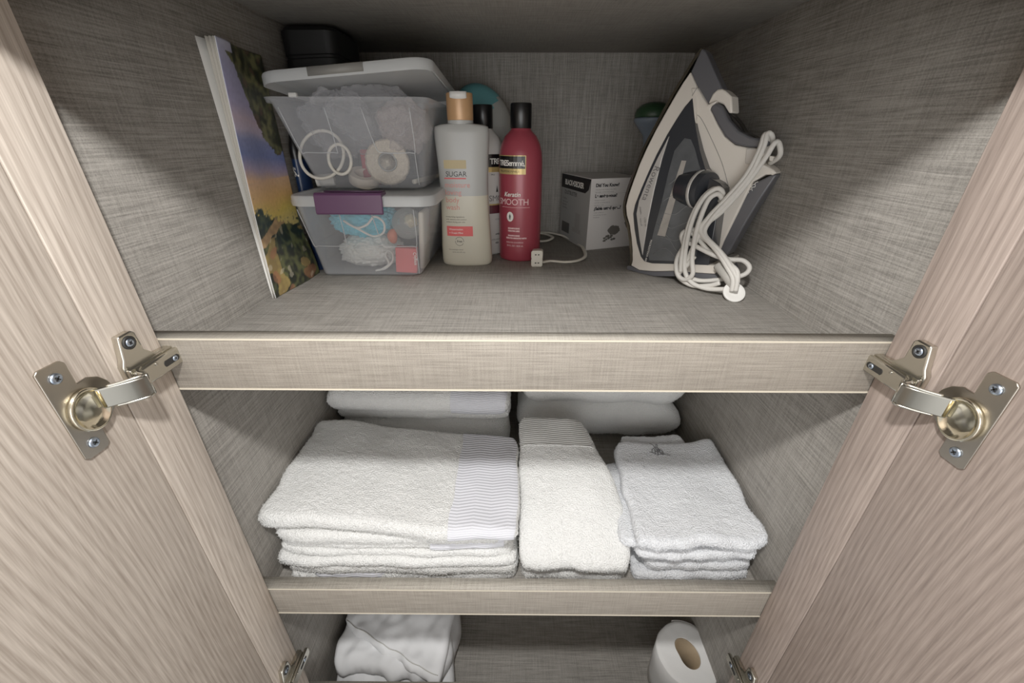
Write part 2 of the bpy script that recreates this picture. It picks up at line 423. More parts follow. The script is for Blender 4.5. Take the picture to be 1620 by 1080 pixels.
class Slab:
    """a folded layer of cloth: four corners (back-left, back-right, front-right, front-left), a
    middle height, a thickness, edges that roll over with the cloth's own half thickness"""
    def __init__(self, corners, zc, T, wav=.002, seed=0, fuzz=.0010, lump=.0015, edge=None, n=2.4):
        self.c = [Vector(p) for p in corners]; self.zc = zc; self.T = T; self.wav = wav; self.seed = seed
        self.fuzz = fuzz; self.lump = lump; self.edge = edge; self.n = n; self.rnd_ = .005
        self.wx = (self.c[1]-self.c[0]).length; self.wy = (self.c[3]-self.c[0]).length
    def plan(self, s, t):
        u, v = 2*s-1, 2*t-1; k_ = self.rnd_*(abs(u)**10)*(abs(v)**10)
        rx, ry = -math.copysign(k_, u), math.copysign(k_, v)
        bl, br, fr, fl = self.c
        p = (bl*(1-s)+br*s)*(1-t)+(fl*(1-s)+fr*s)*t
        w = self.wav; k = self.seed*3.7
        dx = w*(nz(t*3, k, .5, 1.6)*(1-s)+nz(t*3, k+9, .5, 1.6)*s)*2
        dy = w*(nz(s*4, k+5, .5, 1.6)*t+nz(s*3, k+15, .5, 1.6)*(1-t))*2
        dx += rx; dy += ry
        if self.edge:
            e = self.edge(s, t); dx += e[0]; dy += e[1]
        return p.x+dx, p.y+dy
    def T_(self, s, t): return self.T(s, t) if callable(self.T) else self.T
    def Z_(self, s, t): return self.zc(s, t) if callable(self.zc) else self.zc
    def h(self, s, t):
        T = self.T_(s, t); r = T*.5
        def q(d): d = min(d/r, 1); return (1-(1-d)**self.n)**(1/self.n) if d > 0 else 0
        return r*q(min(s, 1-s)*self.wx)*q(min(t, 1-t)*self.wy)
    def pos(self, s, t, side, off=0):
        x, y = self.plan(s, t); hh = self.h(s, t); k = self.seed*1.3
        z = self.Z_(s, t)+self.lump*nz(x, y, k, 22)+side*(hh+off)
        f = self.fuzz
        if f:
            z += side*f*nz(x, y, k+z*.3, 420)+side*f*.8*nz(x, y, k, 170)
            e = max(0, 1-hh/(self.T_(s, t)*.5))
            if e > 0:
                y += f*2.2*e*nz(x, z, k, 380)*(1 if t > .5 else -1); x += f*2.2*e*nz(y, z, k, 380)
        if off:
            if t > .97: y -= off*(1-(hh/(self.T_(s, t)*.5)))
        return Vector((x, y, z))
    @staticmethod
    def line(n, w, r):
        e = [r*(1-math.cos(math.radians(a)))/w for a in (0, 12, 26, 42, 60, 80)]
        lo = [x for x in e if x < .25]; a = max(lo)
        k = max(4, int(n)); mid = [a+(1-2*a)*(i+1)/(k+1) for i in range(k)]
        return lo+mid+[1-x for x in lo[::-1]]
    def build(self, bm, step=.0028):
        r = self.T_(.5, .5)*.5*1.05
        S = self.line(self.wx/step, self.wx, r); T = self.line(self.wy/step, self.wy, r)
        top = [[bm.verts.new(self.pos(s, t, 1)) for s in S] for t in T]
        bot = [[top[j][i] if i in (0, len(S)-1) or j in (0, len(T)-1) else bm.verts.new(self.pos(s, t, -1)) for i, s in enumerate(S)] for j, t in enumerate(T)]
        for j in range(len(T)-1):
            for i in range(len(S)-1):
                bm.faces.new((top[j][i], top[j][i+1], top[j+1][i+1], top[j+1][i]))
                q = (bot[j][i], bot[j+1][i], bot[j+1][i+1], bot[j][i+1])
                try: bm.faces.new(q)
                except ValueError: pass
    def pile(self, bm, n, seed=1, front=True, left=True, right=False, top=0, L=.0024):
        """loose loops of pile standing out of the rolled edges"""
        rnd = random.Random(seed)
        def tuft(p, d, l):
            d = d.normalized(); w = d.orthogonal().normalized()*.00028
            w.rotate(Matrix.Rotation(rnd.random()*6.28, 3, d))
            a = bm.verts.new(p-w); b = bm.verts.new(p+w); c = bm.verts.new(p+d*l+w*.5); bm.faces.new((a, b, c))
        for _ in range(n):
            k = rnd.random(); side = rnd.choice((1, -1)); d = rnd.random()**2*.045
            rv = Vector((rnd.uniform(-1, 1), rnd.uniform(-1, 1), rnd.uniform(-1, 1)))*.7
            T = self.T_(.5, .5)
            if front and (k < .7 or not (left or right)):
                s = rnd.random(); t = 1-rnd.random()**1.6*(T*.5)/self.wy; p = self.pos(s, t, side); e = 1-self.h(s, t)/(T*.5)
                tuft(p, Vector((0, -e, side*(1.1-e)))+rv, L*rnd.uniform(.5, 1.1))
            elif left and (k < .87 or not right):
                t = rnd.random(); s = rnd.random()**1.6*(T*.5)/self.wx; p = self.pos(s, t, side); e = 1-self.h(s, t)/(T*.5)
                tuft(p, Vector((-e, 0, side*(1.1-e)))+rv, L*rnd.uniform(.5, 1.1))
            elif right:
                t = rnd.random(); s = 1-rnd.random()**1.6*(T*.5)/self.wx; p = self.pos(s, t, side); e = 1-self.h(s, t)/(T*.5)
                tuft(p, Vector((e, 0, side*(1.1-e)))+rv, L*rnd.uniform(.5, 1.1))
    def patch(self, bm, s0, s1, t0, t1, under=0, off=.0009, step=.003):
        """a strip lying on the top of the layer and, where t1 is 1, rolling under its front edge"""
        ns = max(2, int((s1-s0)*self.wx/step)); S = [s0+(s1-s0)*i/ns for i in range(ns+1)]
        r = self.T_(.5, .5)*.5
        T = [(t, 1) for t in [t0+(min(t1, 1-r*1.05/self.wy)-t0)*j/max(2, int((t1-t0)*self.wy/step)) for j in range(max(2, int((t1-t0)*self.wy/step))+1)]]
        if t1 >= 1:
            for a in (80, 60, 42, 26, 12, 3): T.append((1-r*(1-math.cos(math.radians(a)))/self.wy, 1))
            for a in (3, 12, 26, 42, 60, 80):
                if under > 0: T.append((1-r*(1-math.cos(math.radians(a)))/self.wy, -1))
        f = self.fuzz; self.fuzz = .00012
        g = []
        for t, side in T:
            row = []
            for s in S:
                p = self.pos(s, t, side, off); e = 1-self.h(s, t)/r
                if t > .9: p.y -= off*2*max(0, e)
                row.append(bm.verts.new(p))
            g.append(row)
        self.fuzz = f
        for a, b in zip(g, g[1:]):
            for i in range(len(S)-1): bm.faces.new((a[i], a[i+1], b[i+1], b[i]))

def towel(name, label, cat, slabs, m, group=None, piles=3600, left=True, right=False, step=.0028, front=True, L=.0024):
    bm = bmesh.new()
    for k, s in enumerate(slabs):
        s.build(bm, step)
        if piles: s.pile(bm, piles, 11*k+3, left=left, right=right, front=front, L=L)
    c = slabs[0].c; loc = ((c[0].x+c[1].x)/2, (c[0].y+c[3].y)/2, min(s.Z_(.5, .5)-s.T_(.5, .5)/2 for s in slabs))
    o = obj(name, bm, m, None, loc); tag(o, label, cat, group); return o
def R4(x0, x1, yf, yb, dl=0, dr=0): return [(x0+dl, yb, 0), (x1+dr, yb, 0), (x1, yf, 0), (x0, yf, 0)]
def R4z(*a, **k): return [Vector((p[0], p[1])) .to_3d() for p in R4(*a, **k)]

zs = Z2
GL = 'bath towels of the front left stack'
# front left stack, bottom to top
A1 = Slab(R4(-.292, .006, .336, .520), zs+.0085, .0165, seed=1, edge=lambda s, t: (0, .0))
A2 = Slab(R4(-.297, .008, .333, .520), zs+.0235, .0155, seed=2, lump=.002)
a = towel('bath_towel', 'bottom white bath towel of the front left stack with a crumpled corner', 'towel', [A1, A2], M_terry, GL)
# the crumpled band corner at its left
bm = bmesh.new(); q = Slab([(-.262, .36, 0), (-.168, .36, 0), (-.165, .3335, 0), (-.262, .3315, 0)], lambda s, t: zs+.0100+.003*math.sin(s*3), .0130, seed=21, fuzz=0, wav=.0005)
q.build(bm, .003); obj('woven_band', bm, M_band, a)
bm = bmesh.new(); q = Slab([(-.300, .36, 0), (-.256, .36, 0), (-.257, .3325, 0), (-.287, .3300, 0)], lambda s, t: zs+.012-.006*s, .0165, seed=22); q.build(bm, .0025); q.pile(bm, 700, 5); obj('folded_corner', bm, M_terry, a)
B1 = Slab(R4(-.306, .006, .332, .522), lambda s, t: zs+.0395-.001*math.sin(s*3.1), .0175, seed=3, lump=.002)
B2 = Slab(R4(-.303, .003, .338, .522), lambda s, t: zs+.0520+.002*(1-s), .0130, seed=4)
b = towel('bath_towel', 'second white bath towel from the bottom of the front left stack', 'towel', [B1, B2], M_terry, GL)
C1 = Slab(R4(-.302, -.002, .340, .520), lambda s, t: zs+.0655+.001*s, .0155, seed=5, lump=.002)
C2 = Slab(R4(-.298, -.014, .334, .520), lambda s, t: zs+.0815+.004*(1-s)**1.5-.0015*s, .0190, seed=6, lump=.003)
c = towel('bath_towel', 'third white bath towel of the front left stack with a rolled right edge', 'towel', [C1, C2], M_terry, GL)
bm = bmesh.new(); C1.patch(bm, .66, .985, .85, 1, 1, .0012); obj('woven_band', bm, M_band, c)
def edgeA(s, t): return (-.002*(1-s)*(t-.5), .003*math.sin(s*6.5)*t+.006*(s-.2)*(1-t)*0)
D1 = Slab([(-.3135, .524, 0), (.0085, .500, 0), (.0065, .325, 0), (-.3120, .3345, 0)], lambda s, t: zs+.1075+.010*math.exp(-((s-.12)/.2)**2)*(1-t)+(.0065*(1-s)**2)*t-.004*s+.0045*math.exp(-((s-.0)/.12)**2)*t*-1.2, lambda s, t: .0235-.006*s, seed=7, wav=.0025, edge=edgeA, lump=.0022)
D2 = Slab([(-.310, .520, 0), (.000, .500, 0), (-.005, .340, 0), (-.300, .345, 0)], lambda s, t: zs+.0965-.002*s, .012, seed=8)
d = towel('bath_towel', 'large top white bath towel of the front left stack with a chevron band', 'towel', [D1, D2], M_terry, GL, piles=4200)
bm = bmesh.new(); D1.patch(bm, .735, .992, .03, 1, 1, .0010); obj('woven_band', bm, M_band, d)
bm = bmesh.new(); add_tube(bm, [D1.pos(.733, t, 1, .0008) for t in [i/14*.95+.02 for i in range(15)]], .0009, 6, sm=2)
obj('band_seam', bm, M_terry, d)

# hand towels in the middle
def mid_edge(s, t): return (s*(.006*math.sin(t*3.0)-.004*math.sin(t*7)), 0)
E0 = Slab([(.0105, .520, 0), (.112, .520, 0), (.158, .338, 0), (.0135, .336, 0)], zs+.0085, .0165, seed=31, edge=mid_edge)
towel('hand_towel', 'white hand towel underneath in the middle stack, its fold lying on the shelf', 'towel', [E0], M_terry, 'hand towels in the middle')
E1 = Slab([(.0110, .515, 0), (.112, .515, 0), (.149, .350, 0), (.0125, .350, 0)], lambda s, t: zs+.057-.030*t**1.5, lambda s, t: .072-.048*t**1.3, seed=33, edge=mid_edge, n=3.4)
towel('hand_towel', 'white hand towel hidden inside the middle stack between top and bottom ones', 'towel', [E1], M_terry, 'hand towels in the middle', piles=600)
def zE(s, t):
    z = zs+.116-.036*t**1.2-.042*t**3
    z -= .010*max(0, s-.72)/.28*(1-t*.6)                      # rolls down at the right
    z += .0022*math.sin((s*1.6+t*2.3)*3.2)*math.sin(t*3.1)
    return z
E2 = Slab([(.0090, .530, 0), (.1165, .530, 0), (.1545, .3295, 0), (.0085, .3295, 0)], zE, .021, seed=32, edge=mid_edge, lump=.0025, wav=.0015)
e = towel('hand_towel', 'white hand towel on top in the middle with a plain band across its back end', 'towel', [E2], M_terry, 'hand towels in the middle', piles=3600, right=True)
bm = bmesh.new(); E2.patch(bm, .01, .93, .02, .30, 0, .0008); obj('woven_band', bm, chevron_mat('plain_rib_band', (226, 226, 222)), e)
bm = bmesh.new(); add_tube(bm, [E2.pos(i/14*.93+.02, .305-.01*math.sin(i/14*3.1), 1, .0008) for i in range(15)], .0009, 6, sm=2); obj('band_seam', bm, M_terry, e)

# wash cloths at the right
GR = 'wash cloths of the front right stack'
F = []
spec = [
 ([(.176, .500, 0), (.312, .500, 0), (.3165, .338, 0), (.158, .338, 0)], .0080, .0150, 41, 'bottom white wash cloth of the right stack with its fold on the shelf'),
 ([(.176, .500, 0), (.315, .500, 0), (.3190, .340, 0), (.172, .342, 0)], .0225, .0150, 42, 'white wash cloth second from the bottom of the right stack'),
 ([(.172, .500, 0), (.312, .500, 0), (.3120, .345, 0), (.172, .345, 0)], .0380, .0150, 43, 'white wash cloth third from the bottom of the right stack'),
 ([(.170, .500, 0), (.316, .500, 0), (.3130, .336, 0), (.1560, .336, 0)], .0530, .0150, 44, 'white wash cloth third from the top of the right stack')]
for cs, zc, T, sd, lab in spec:
    sl = Slab(cs, (lambda zc: lambda s, t: zs+zc+.0012*math.sin(s*5+zc*400))(zc), T, seed=sd, wav=.002)
    towel('wash_cloth', lab, 'wash cloth', [sl], M_terry2, GR, piles=1700, right=True)
G1 = Slab([(.1300, .4720, 0), (.27, .515, 0), (.290, .3500, 0), (.1390, .3400, 0)], lambda s, t: zs+.0685+.002*(1-t), .0140, seed=46, wav=.002)
towel('wash_cloth', 'white wash cloth sticking out to the left just below the top one', 'wash cloth', [G1], M_terry2, GR, piles=2400, right=False)
G0 = Slab([(.172, .523, 0), (.275, .530, 0), (.290, .400, 0), (.180, .400, 0)], lambda s, t: zs+.0815+.004*(1-t), .0110, seed=48, wav=.002)
towel('wash_cloth', 'white wash cloth just peeking out behind the embroidered one', 'wash cloth', [G0], M_terry2, GR, piles=600)
def zG(s, t): return zs+.0855+.008*math.exp(-((s-.93)/.14)**2)*(1-t)**2+.005*math.exp(-((s-.1)/.2)**2)*(1-t)**2-.0035*t-.002*math.sin(s*9)*t
G2 = Slab([(.1620, .502, 0), (.3185, .510, 0), (.3195, .3310, 0), (.1500, .3290, 0)], zG, .0175, seed=47, wav=.003, lump=.0025)
g = towel('wash_cloth', 'top white wash cloth of the right stack with a small grey embroidered rider', 'wash cloth', [G2], M_terry2, GR, piles=3800, right=True)
bm = bmesh.new(); G2.patch(bm, .03, .97, .02, .13, 0, .0006); obj('woven_band', bm, M_terry2, g)
# embroidery: a horse and rider sketched in grey thread
def emb(pts): return [G2.pos(.40+x*.017, .125+y*.028, 1, .0012) for x, y in pts]
bm = bmesh.new()
strokes = [[(-4, 0), (-2, .6), (0, 1.2), (3, 1.5), (7, 1.8)], [(-2.8, -3.6), (-1.4, -3.2), (-.4, -2.2), (.2, -.8), (1, .2), (2.2, .8), (3.8, 1.6)],
 [(-.8, -1.4), (.4, -1.8), (1.6, -1.2), (2.2, -.2), (1.4, .4), (.2, .2), (-.5, -.5), (-.8, -1.4)], [(.5, -1.7), (.9, -2.8), (1.5, -3.0), (1.7, -2.3), (1.2, -1.6)],
 [(2, -.6), (3.2, -.3), (3.6, .6), (3.0, 1.4)], [(-.6, -.4), (-1.2, .8), (-1.8, 1.4)], [(.6, .2), (.4, 1.2), (-.2, 1.8)], [(1.8, .4), (2.3, 1.4), (3.1, 1.9)], [(-1.2, -1.2), (-2.2, -.8), (-2.6, .2)], [(0, -1), (1, -.4), (1.6, -1)], [(.2, -.2), (1.2, .1), (2, -.3)]]
for st in strokes: add_tube(bm, emb(st), .00045, 5, sm=3)
obj('embroidery', bm, mat('grey_thread', (98, 98, 100), .8), g)

# large towels at the back
def back_edge(s, t): return (0, .004*math.sin(s*5)*t)
H = [Slab(R4(-.312, -.008, .556, .80), zs+.045, .085, seed=51, n=3), Slab(R4(-.3130, -.010, .560, .80), zs+.1165, .060, seed=52, n=3)]
towel('bath_towel', 'white bath towel at the bottom of the back left stack behind the front stack', 'towel', [H[0]], M_terry, 'bath towels of the back left stack', piles=0, step=.004)
HH = Slab(R4(-.3130, -.006, .545, .80), lambda s, t: zs+.1330-.004*s+.004*(1-s), .044, seed=53, n=2.2, wav=.001)
h = towel('bath_towel', 'white banded bath towel at the top of the back left stack', 'towel', [HH], M_terry, 'bath towels of the back left stack', piles=2500, step=.004)
bm = bmesh.new(); HH.patch(bm, .68, .985, .6, 1, 1, .0010); obj('woven_band', bm, M_band, h)
H3 = Slab(R4(-.3100, -.004, .563, .80), zs+.1000, .022, seed=54, n=2.2)
towel('bath_towel', 'thin grey-shadowed bath towel in the middle of the back left stack', 'towel', [H3], M_terry, 'bath towels of the back left stack', piles=700, step=.004)
I1 = Slab([(.010, .86, 0), (.312, .86, 0), (.3170, .605, 0), (.0085, .612, 0)], lambda s, t: zs+.045, .086, seed=55, n=2.0, wav=.003, lump=.004)
towel('bath_towel', 'thick fluffy white bath towel at the bottom of the back right stack', 'towel', [I1], M_terry, 'bath towels of the back right stack', piles=3500, step=.004, right=True)
I2 = Slab([(.010, .86, 0), (.305, .86, 0), (.3100, .600, 0), (.0120, .600, 0)], lambda s, t: zs+.1290-.006*(s), .084, seed=56, n=2.2, wav=.003, lump=.004)
towel('bath_towel', 'fluffy white bath towel lying upon the thick one of the back right stack', 'towel', [I2], M_terry, 'bath towels of the back right stack', piles=2500, step=.004, right=True)

# ------------------------------------------------------------------ folded sheet below
def wr(x, y, k, a): return a*(nz(x*1.0, y*.45, k, 30)+.6*nz(x*.6+y*.9, y-x, k+4, 48))
class Cloth(Slab):
    def pos(self, s, t, side, off=0):
        p = Slab.pos(self, s, t, side, off); g = self.h(s, t)/(self.T_(s, t)*.5)
        p.z += wr(p.x, p.y, self.seed, .0060)*(.4+.6*max(0, g))*(1 if side > 0 else .3)
        p.y += .003*nz(p.x*2, p.z, self.seed, 60)*(1-g); return p
sh = []
z3 = Z3
K1 = Cloth([(-.303, .56, 0), (-.105, .56, 0), (-.100, .326, 0), (-.303, .338, 0)], lambda s, t: z3+.036, .068, seed=61, fuzz=0, wav=.005, lump=.007, n=2.6)
K2 = Cloth([(-.300, .55, 0), (-.103, .55, 0), (-.103, .330, 0), (-.302, .352, 0)], lambda s, t: z3+.082-.004*t, .036, seed=62, fuzz=0, wav=.006, lump=.009, n=2.3)
K3 = Cloth([(-.300, .56, 0), (-.098, .56, 0), (-.112, .318, 0), (-.300, .408, 0)], lambda s, t: z3+.103-.006*t, .020, seed=63, fuzz=0, wav=.004, lump=.005, n=2.2)
K4 = Cloth([(-.298, .55, 0), (-.196, .55, 0), (-.200, .420, 0), (-.285, .445, 0)], lambda s, t: z3+.110-.003*t, .012, seed=64, fuzz=0, wav=.004, lump=.003, n=2.2)
bm = bmesh.new(); K1.build(bm, .004); K2.build(bm, .004)
s_ = obj('folded_sheet', bm, M_sheet, None, (-.2, .44, Z3)); tag(s_, 'crumpled white cotton sheet folded up on the lowest shelf', 'sheet')
bm = bmesh.new(); K3.build(bm, .004); obj('top_fold', bm, M_sheet, s_)
bm = bmesh.new(); K4.build(bm, .004); obj('corner_fold', bm, M_sheet, s_)
bm = bmesh.new(); add_tube(bm, [K3.pos(.03+i/16*.94, .962, 1, .0004) for i in range(17)], .0007, 5, sm=2); obj('hem_seam', bm, mat('seam_thread', (190, 188, 182), .8), s_)

# ------------------------------------------------------------------ toilet roll
cx, cy = .2945, .3700
t = thing('toilet_roll', 'white toilet roll standing on the lowest shelf at the right', 'toilet roll', (cx, cy, Z3))
def roll_mesh():
    bm = bmesh.new(); N = 96; H = .1005
    def ro(a): return .0505+.0009*math.sin(2*a+.7)+.0006*math.sin(5*a)
    def ri(a): return .0205+.0036*math.cos(2*(a-math.radians(104)))+.0007*math.sin(3*a+1)
    rings = []
    for kind, r, z in (('i', 0, 0), ('o', -.001, 0), ('o', 0, .001), ('o', 0, .03), ('o', .0003, .06), ('o', 0, H-.0015), ('o', -.0012, H-.0002), ('m', .75, H+.0004), ('m', .5, H), ('m', .25, H+.0003), ('i', .0002, H), ('i', 0, H-.002), ('i', 0, .05), ('i', 0, 0)):
        row = []
        for i in range(N):
            a = 2*PI*i/N; rr = ri(a)+r if kind == 'i' else ro(a)+r if kind == 'o' else ri(a)+(ro(a)-ri(a))*r
            zz = z+(.0006*nz(math.cos(a)*rr, math.sin(a)*rr, z, 90) if kind == 'm' else 0)
            if kind == 'o': rr += .0004*nz(math.cos(a), math.sin(a), z*40, 6)
            row.append(bm.verts.new((cx+rr*math.cos(a), cy+rr*math.sin(a), Z3+zz)))
        rings.append(row)
    for a, b in zip(rings, rings[1:]):
        for i in range(N): bm.faces.new((a[i], a[(i+1) % N], b[(i+1) % N], b[i]))
    bmesh.ops.remove_doubles(bm, verts=bm.verts, dist=1e-7)
    return bm, ri
bm, ri = roll_mesh()
M_paper = mat('tissue_paper', (232, 231, 228), .9, bump=(700, .35, .0006), spec=.1)
sharp(obj('paper', bm, M_paper, t), 50)
bm = bmesh.new(); N = 64
g0 = []
for r, z in ((-.0002, .001), (-.0002, .0985), (-.0013, .0985), (-.0013, .001)):
    g0.append([bm.verts.new((cx+(ri(2*PI*i/N)+r)*math.cos(2*PI*i/N), cy+(ri(2*PI*i/N)+r)*math.sin(2*PI*i/N), Z3+z)) for i in range(N)])
for k in range(4):
    a, b = g0[k], g0[(k+1) % 4]
    for i in range(N): bm.faces.new((a[i], a[(i+1) % N], b[(i+1) % N], b[i]))
obj('cardboard_core', bm, mat('cardboard', (160, 140, 112), .85, var=(200, .1)), t)
# the loose outer sheet end, standing a little off the roll at the right back
bm = bmesh.new(); g = []
for i in range(26):
    a = math.radians(-25+i*5); lift = .0004+.0012*max(0, (i-8)/17)**1.5
    g.append([bm.verts.new((cx+(.0512+lift)*math.cos(a), cy+(.0512+lift)*math.sin(a), Z3+z)) for z in (.002, .05, .0985)])
for a, b in zip(g, g[1:]):
    for k in range(2): bm.faces.new((a[k], b[k], b[k+1], a[k+1]))
o = obj('loose_sheet', bm, M_paper, t); md = o.modifiers.new('s', 'SOLIDIFY'); md.thickness = .0003
# ------------------------------------------------------------------ art book on the left wall
def smooth(a, b, x): x = max(0, min(1, (x-a)/(b-a))); return x*x*(3-2*x)
BY0, BY1, BH = .488, .599, .2745
def cover_x(s, t):
    f = -.3064+.0119*t**1.6
    b = -.2978-.0135*smooth(.0, .33, t)
    return f+(b-f)*smooth(0, .75, s)
def wall_x(s, t): return (-.3113-.0032*t)*(1-s)+(-.3138-.0010*t)*s
def bp_(s, t, x): return (x, BY0+(BY1-BY0)*s, Z1+BH*t)
book = thing('art_book', 'tall soft-cover art book with a watercolour landscape leaning on the left wall', 'book', (-.309, .53, Z1))
def sheet_mesh(name, fn, th, ns, nt, m, parent, col=None):
    bm = bmesh.new(); cl = bm.loops.layers.float_color.new('paint') if col else None
    A = [[bm.verts.new(bp_(i/ns, j/nt, fn(i/ns, j/nt))) for i in range(ns+1)] for j in range(nt+1)]
    B = [[bm.verts.new(bp_(i/ns, j/nt, fn(i/ns, j/nt)-th)) for i in range(ns+1)] for j in range(nt+1)]
    for j in range(nt):
        for i in range(ns):
            f = bm.faces.new((A[j][i], A[j][i+1], A[j+1][i+1], A[j+1][i]))
            if col:
                for l, (a, b) in zip(f.loops, ((i, j), (i+1, j), (i+1, j+1), (i, j+1))): l[cl] = col(a/ns, b/nt)
            bm.faces.new((B[j][i], B[j+1][i], B[j+1][i+1], B[j][i+1]))
    for j in range(nt):
        for i in (0, ns): bm.faces.new((A[j][i], A[j+1][i], B[j+1][i], B[j][i]))
    for i in range(ns):
        for j in (0, nt): bm.faces.new((A[j][i], B[j][i], B[j][i+1], A[j][i+1]))
    if col:
        for f in bm.faces:
            for l in f.loops:
                if l[cl][3] == 0 or sum(l[cl][:3]) == 0: l[cl] = (.75, .73, .68, 1)
    return obj(name, bm, m, parent)
def lerp(a, b, t): return tuple(a[i]+(b[i]-a[i])*t for i in range(3))
def paint(s, t):
    n = lambda sc_, k: noise.noise(Vector((s*.1*sc_, t*.275*sc_, k)))
    stops = [(0, (196, 150, 60)), (.30, (214, 186, 92)), (.36, (232, 196, 70)), (.42, (236, 176, 92)), (.50, (226, 172, 122)), (.545, (160, 140, 175)), (.60, (92, 110, 178)), (.655, (112, 122, 180)), (.69, (176, 160, 190)), (.74, (186, 160, 182)), (.80, (150, 142, 190)), (.90, (140, 138, 184)), (1, (178, 180, 205))]
    tt = t+.10*(s-.4)*(.4 if t > .5 else -.1)+.02*n(30, 3)
    c = stops[-1][1]
    for (a, ca), (b, cb) in zip(stops, stops[1:]):
        if a <= tt < b: c = lerp(ca, cb, (tt-a)/(b-a)); break
    g = n(260, 9)*10; c = tuple(x+g for x in c)
    # overhanging dark foliage in the upper right
    edge = .97-.36*smooth(.08, .85, s)+.030*n(70, 5)+.020*n(170, 6)
    if t > edge and s > .06+.05*n(60, 2) and not (t > .965 and s < .30):
        d = n(80, 12)+.6*n(190, 2); c = lerp((42, 46, 34), (104, 104, 62), max(0, min(1, .45+d*1.3)))
        if n(60, 31) > .28: c = lerp(c, (92, 62, 52), .6)
    # lower wood
    hor = .385-.10*smooth(0, .8, s)+.028*n(80, 8)+.022*n(200, 4)
    if t < hor:
        d = n(65, 14)+.7*n(150, 15)
        c = lerp((30, 34, 26), (92, 96, 48), max(0, min(1, .42+d*1.5)))
        if n(34, 19) > .24 and t < .26: c = lerp(c, (206, 158, 70), .6)
        if n(45, 25) > .34 and t < .22: c = lerp(c, (166, 90, 56), .6)
        if n(90, 41) > .42: c = lerp(c, (206, 190, 160), .5)
        if .235+.11*s+.012*n(60, 1) < t < .275+.12*s+.012*n(60, 2): c = lerp((150, 110, 66), (196, 150, 92), .5+n(120, 3))
    elif t < hor+.035 and n(200, 6) > .26: c = lerp(c, (106, 96, 72), .6)
    gy = sum(c)/3; c = lerp(c, (gy, gy, gy), .22); c = tuple(x*1.06+6 for x in c)
    v = srgb(*[max(4, min(250, x)) for x in c]); return (v[0], v[1], v[2], 1)
M_paint = mat('watercolour_print', (200, 200, 200), .35)
_nt = M_paint.node_tree; _a = _nt.nodes.new('ShaderNodeVertexColor'); _a.layer_name = 'paint'; _nt.links.new(_a.outputs[0], _nt.nodes['Principled BSDF'].inputs['Base Color'])
sheet_mesh('front_cover', cover_x, .0007, 70, 190, M_paint, book, paint)
sheet_mesh('back_cover', lambda s, t: wall_x(s, t)+.0006, .0005, 4, 20, M_white, book)
for k, (a, sy) in enumerate(((.55, .03), (.78, .02), (.95, .02))):
    sheet_mesh('page_block', (lambda a: lambda s, t: wall_x(s, t)+.0006+(cover_x(s, t)-wall_x(s, t)-.0012)*(a+.20*(1-.55*t*(1-s))))(a-.12), .0009+.0006*(k == 1), 6, 24, mat('page_edge', (214, 208, 196), .8, bump=(1500, .3, .0004)), book)

# ------------------------------------------------------------------ blue bottle squeezed beside the bins
bb = thing('blue_bottle', 'dark blue bottle with a white letter S squeezed between book and bins', 'bottle', (-.3045, .6260, Z1))
prof = [(.0098, 0), (.0105, .002), (.0105, .150), (.0100, .172), (.0075, .186), (.0040, .192), (0, .193)]
lathe('bottle_body', prof, mat('navy_plastic', (18, 40, 74), .3), bb, c=(-.3045, .6260, Z1), sx=.86, sy=1.5, seg=40)
lathe('dark_shoulder', [(.0104, .158), (.0106, .168), (.0078, .1865), (.0042, .1930), (0, .1942)], M_black, bb, c=(-.3045, .6260, Z1), sx=.88, sy=1.5, seg=40)
def fbb(x, y):
    a = x/.0105; return (-.3045+.0092*math.sin(a), .6260-.0161*math.cos(a), Z1+y)
printing('printed_letter', [('S.', -.0080, .136, .016, dict(bold=.0004))], fbb, M_inkwhite, bb)

# ------------------------------------------------------------------ clear plastic bins
M_clear = clear_mat('clear_plastic', (236, 238, 242), .075, .12)
M_clear2 = clear_mat('milky_plastic', (214, 216, 215), .62, .3)
M_ridge = clear_mat('plastic_ridge', (230, 232, 234), .38, .2)
M_film = clear_mat('thin_film', (250, 250, 255), .07, .1)
def rrect(x0, x1, y0, y1, r, z, n=6):
    out = []
    for cx_, cy_, a0 in ((x1-r, y1-r, 0), (x0+r, y1-r, 90), (x0+r, y0+r, 180), (x1-r, y0+r, 270)):
        for i in range(n+1):
            a = math.radians(a0+90*i/n); X, Y = cx_+r*math.cos(a), cy_+r*math.sin(a)
            out.append(Vector((X, Y, z(X, Y) if callable(z) else z)))
    return out
def loft(bm, rings, cap0=True, cap1=True):
    R = [[bm.verts.new(p) for p in r] for r in rings]; n = len(R[0])
    for a, b in zip(R, R[1:]):
        for i in range(n): bm.faces.new((a[i], a[(i+1) % n], b[(i+1) % n], b[i]))
    if cap0: bm.faces.new(R[0][::-1])
    if cap1: bm.faces.new(R[-1])
    return R
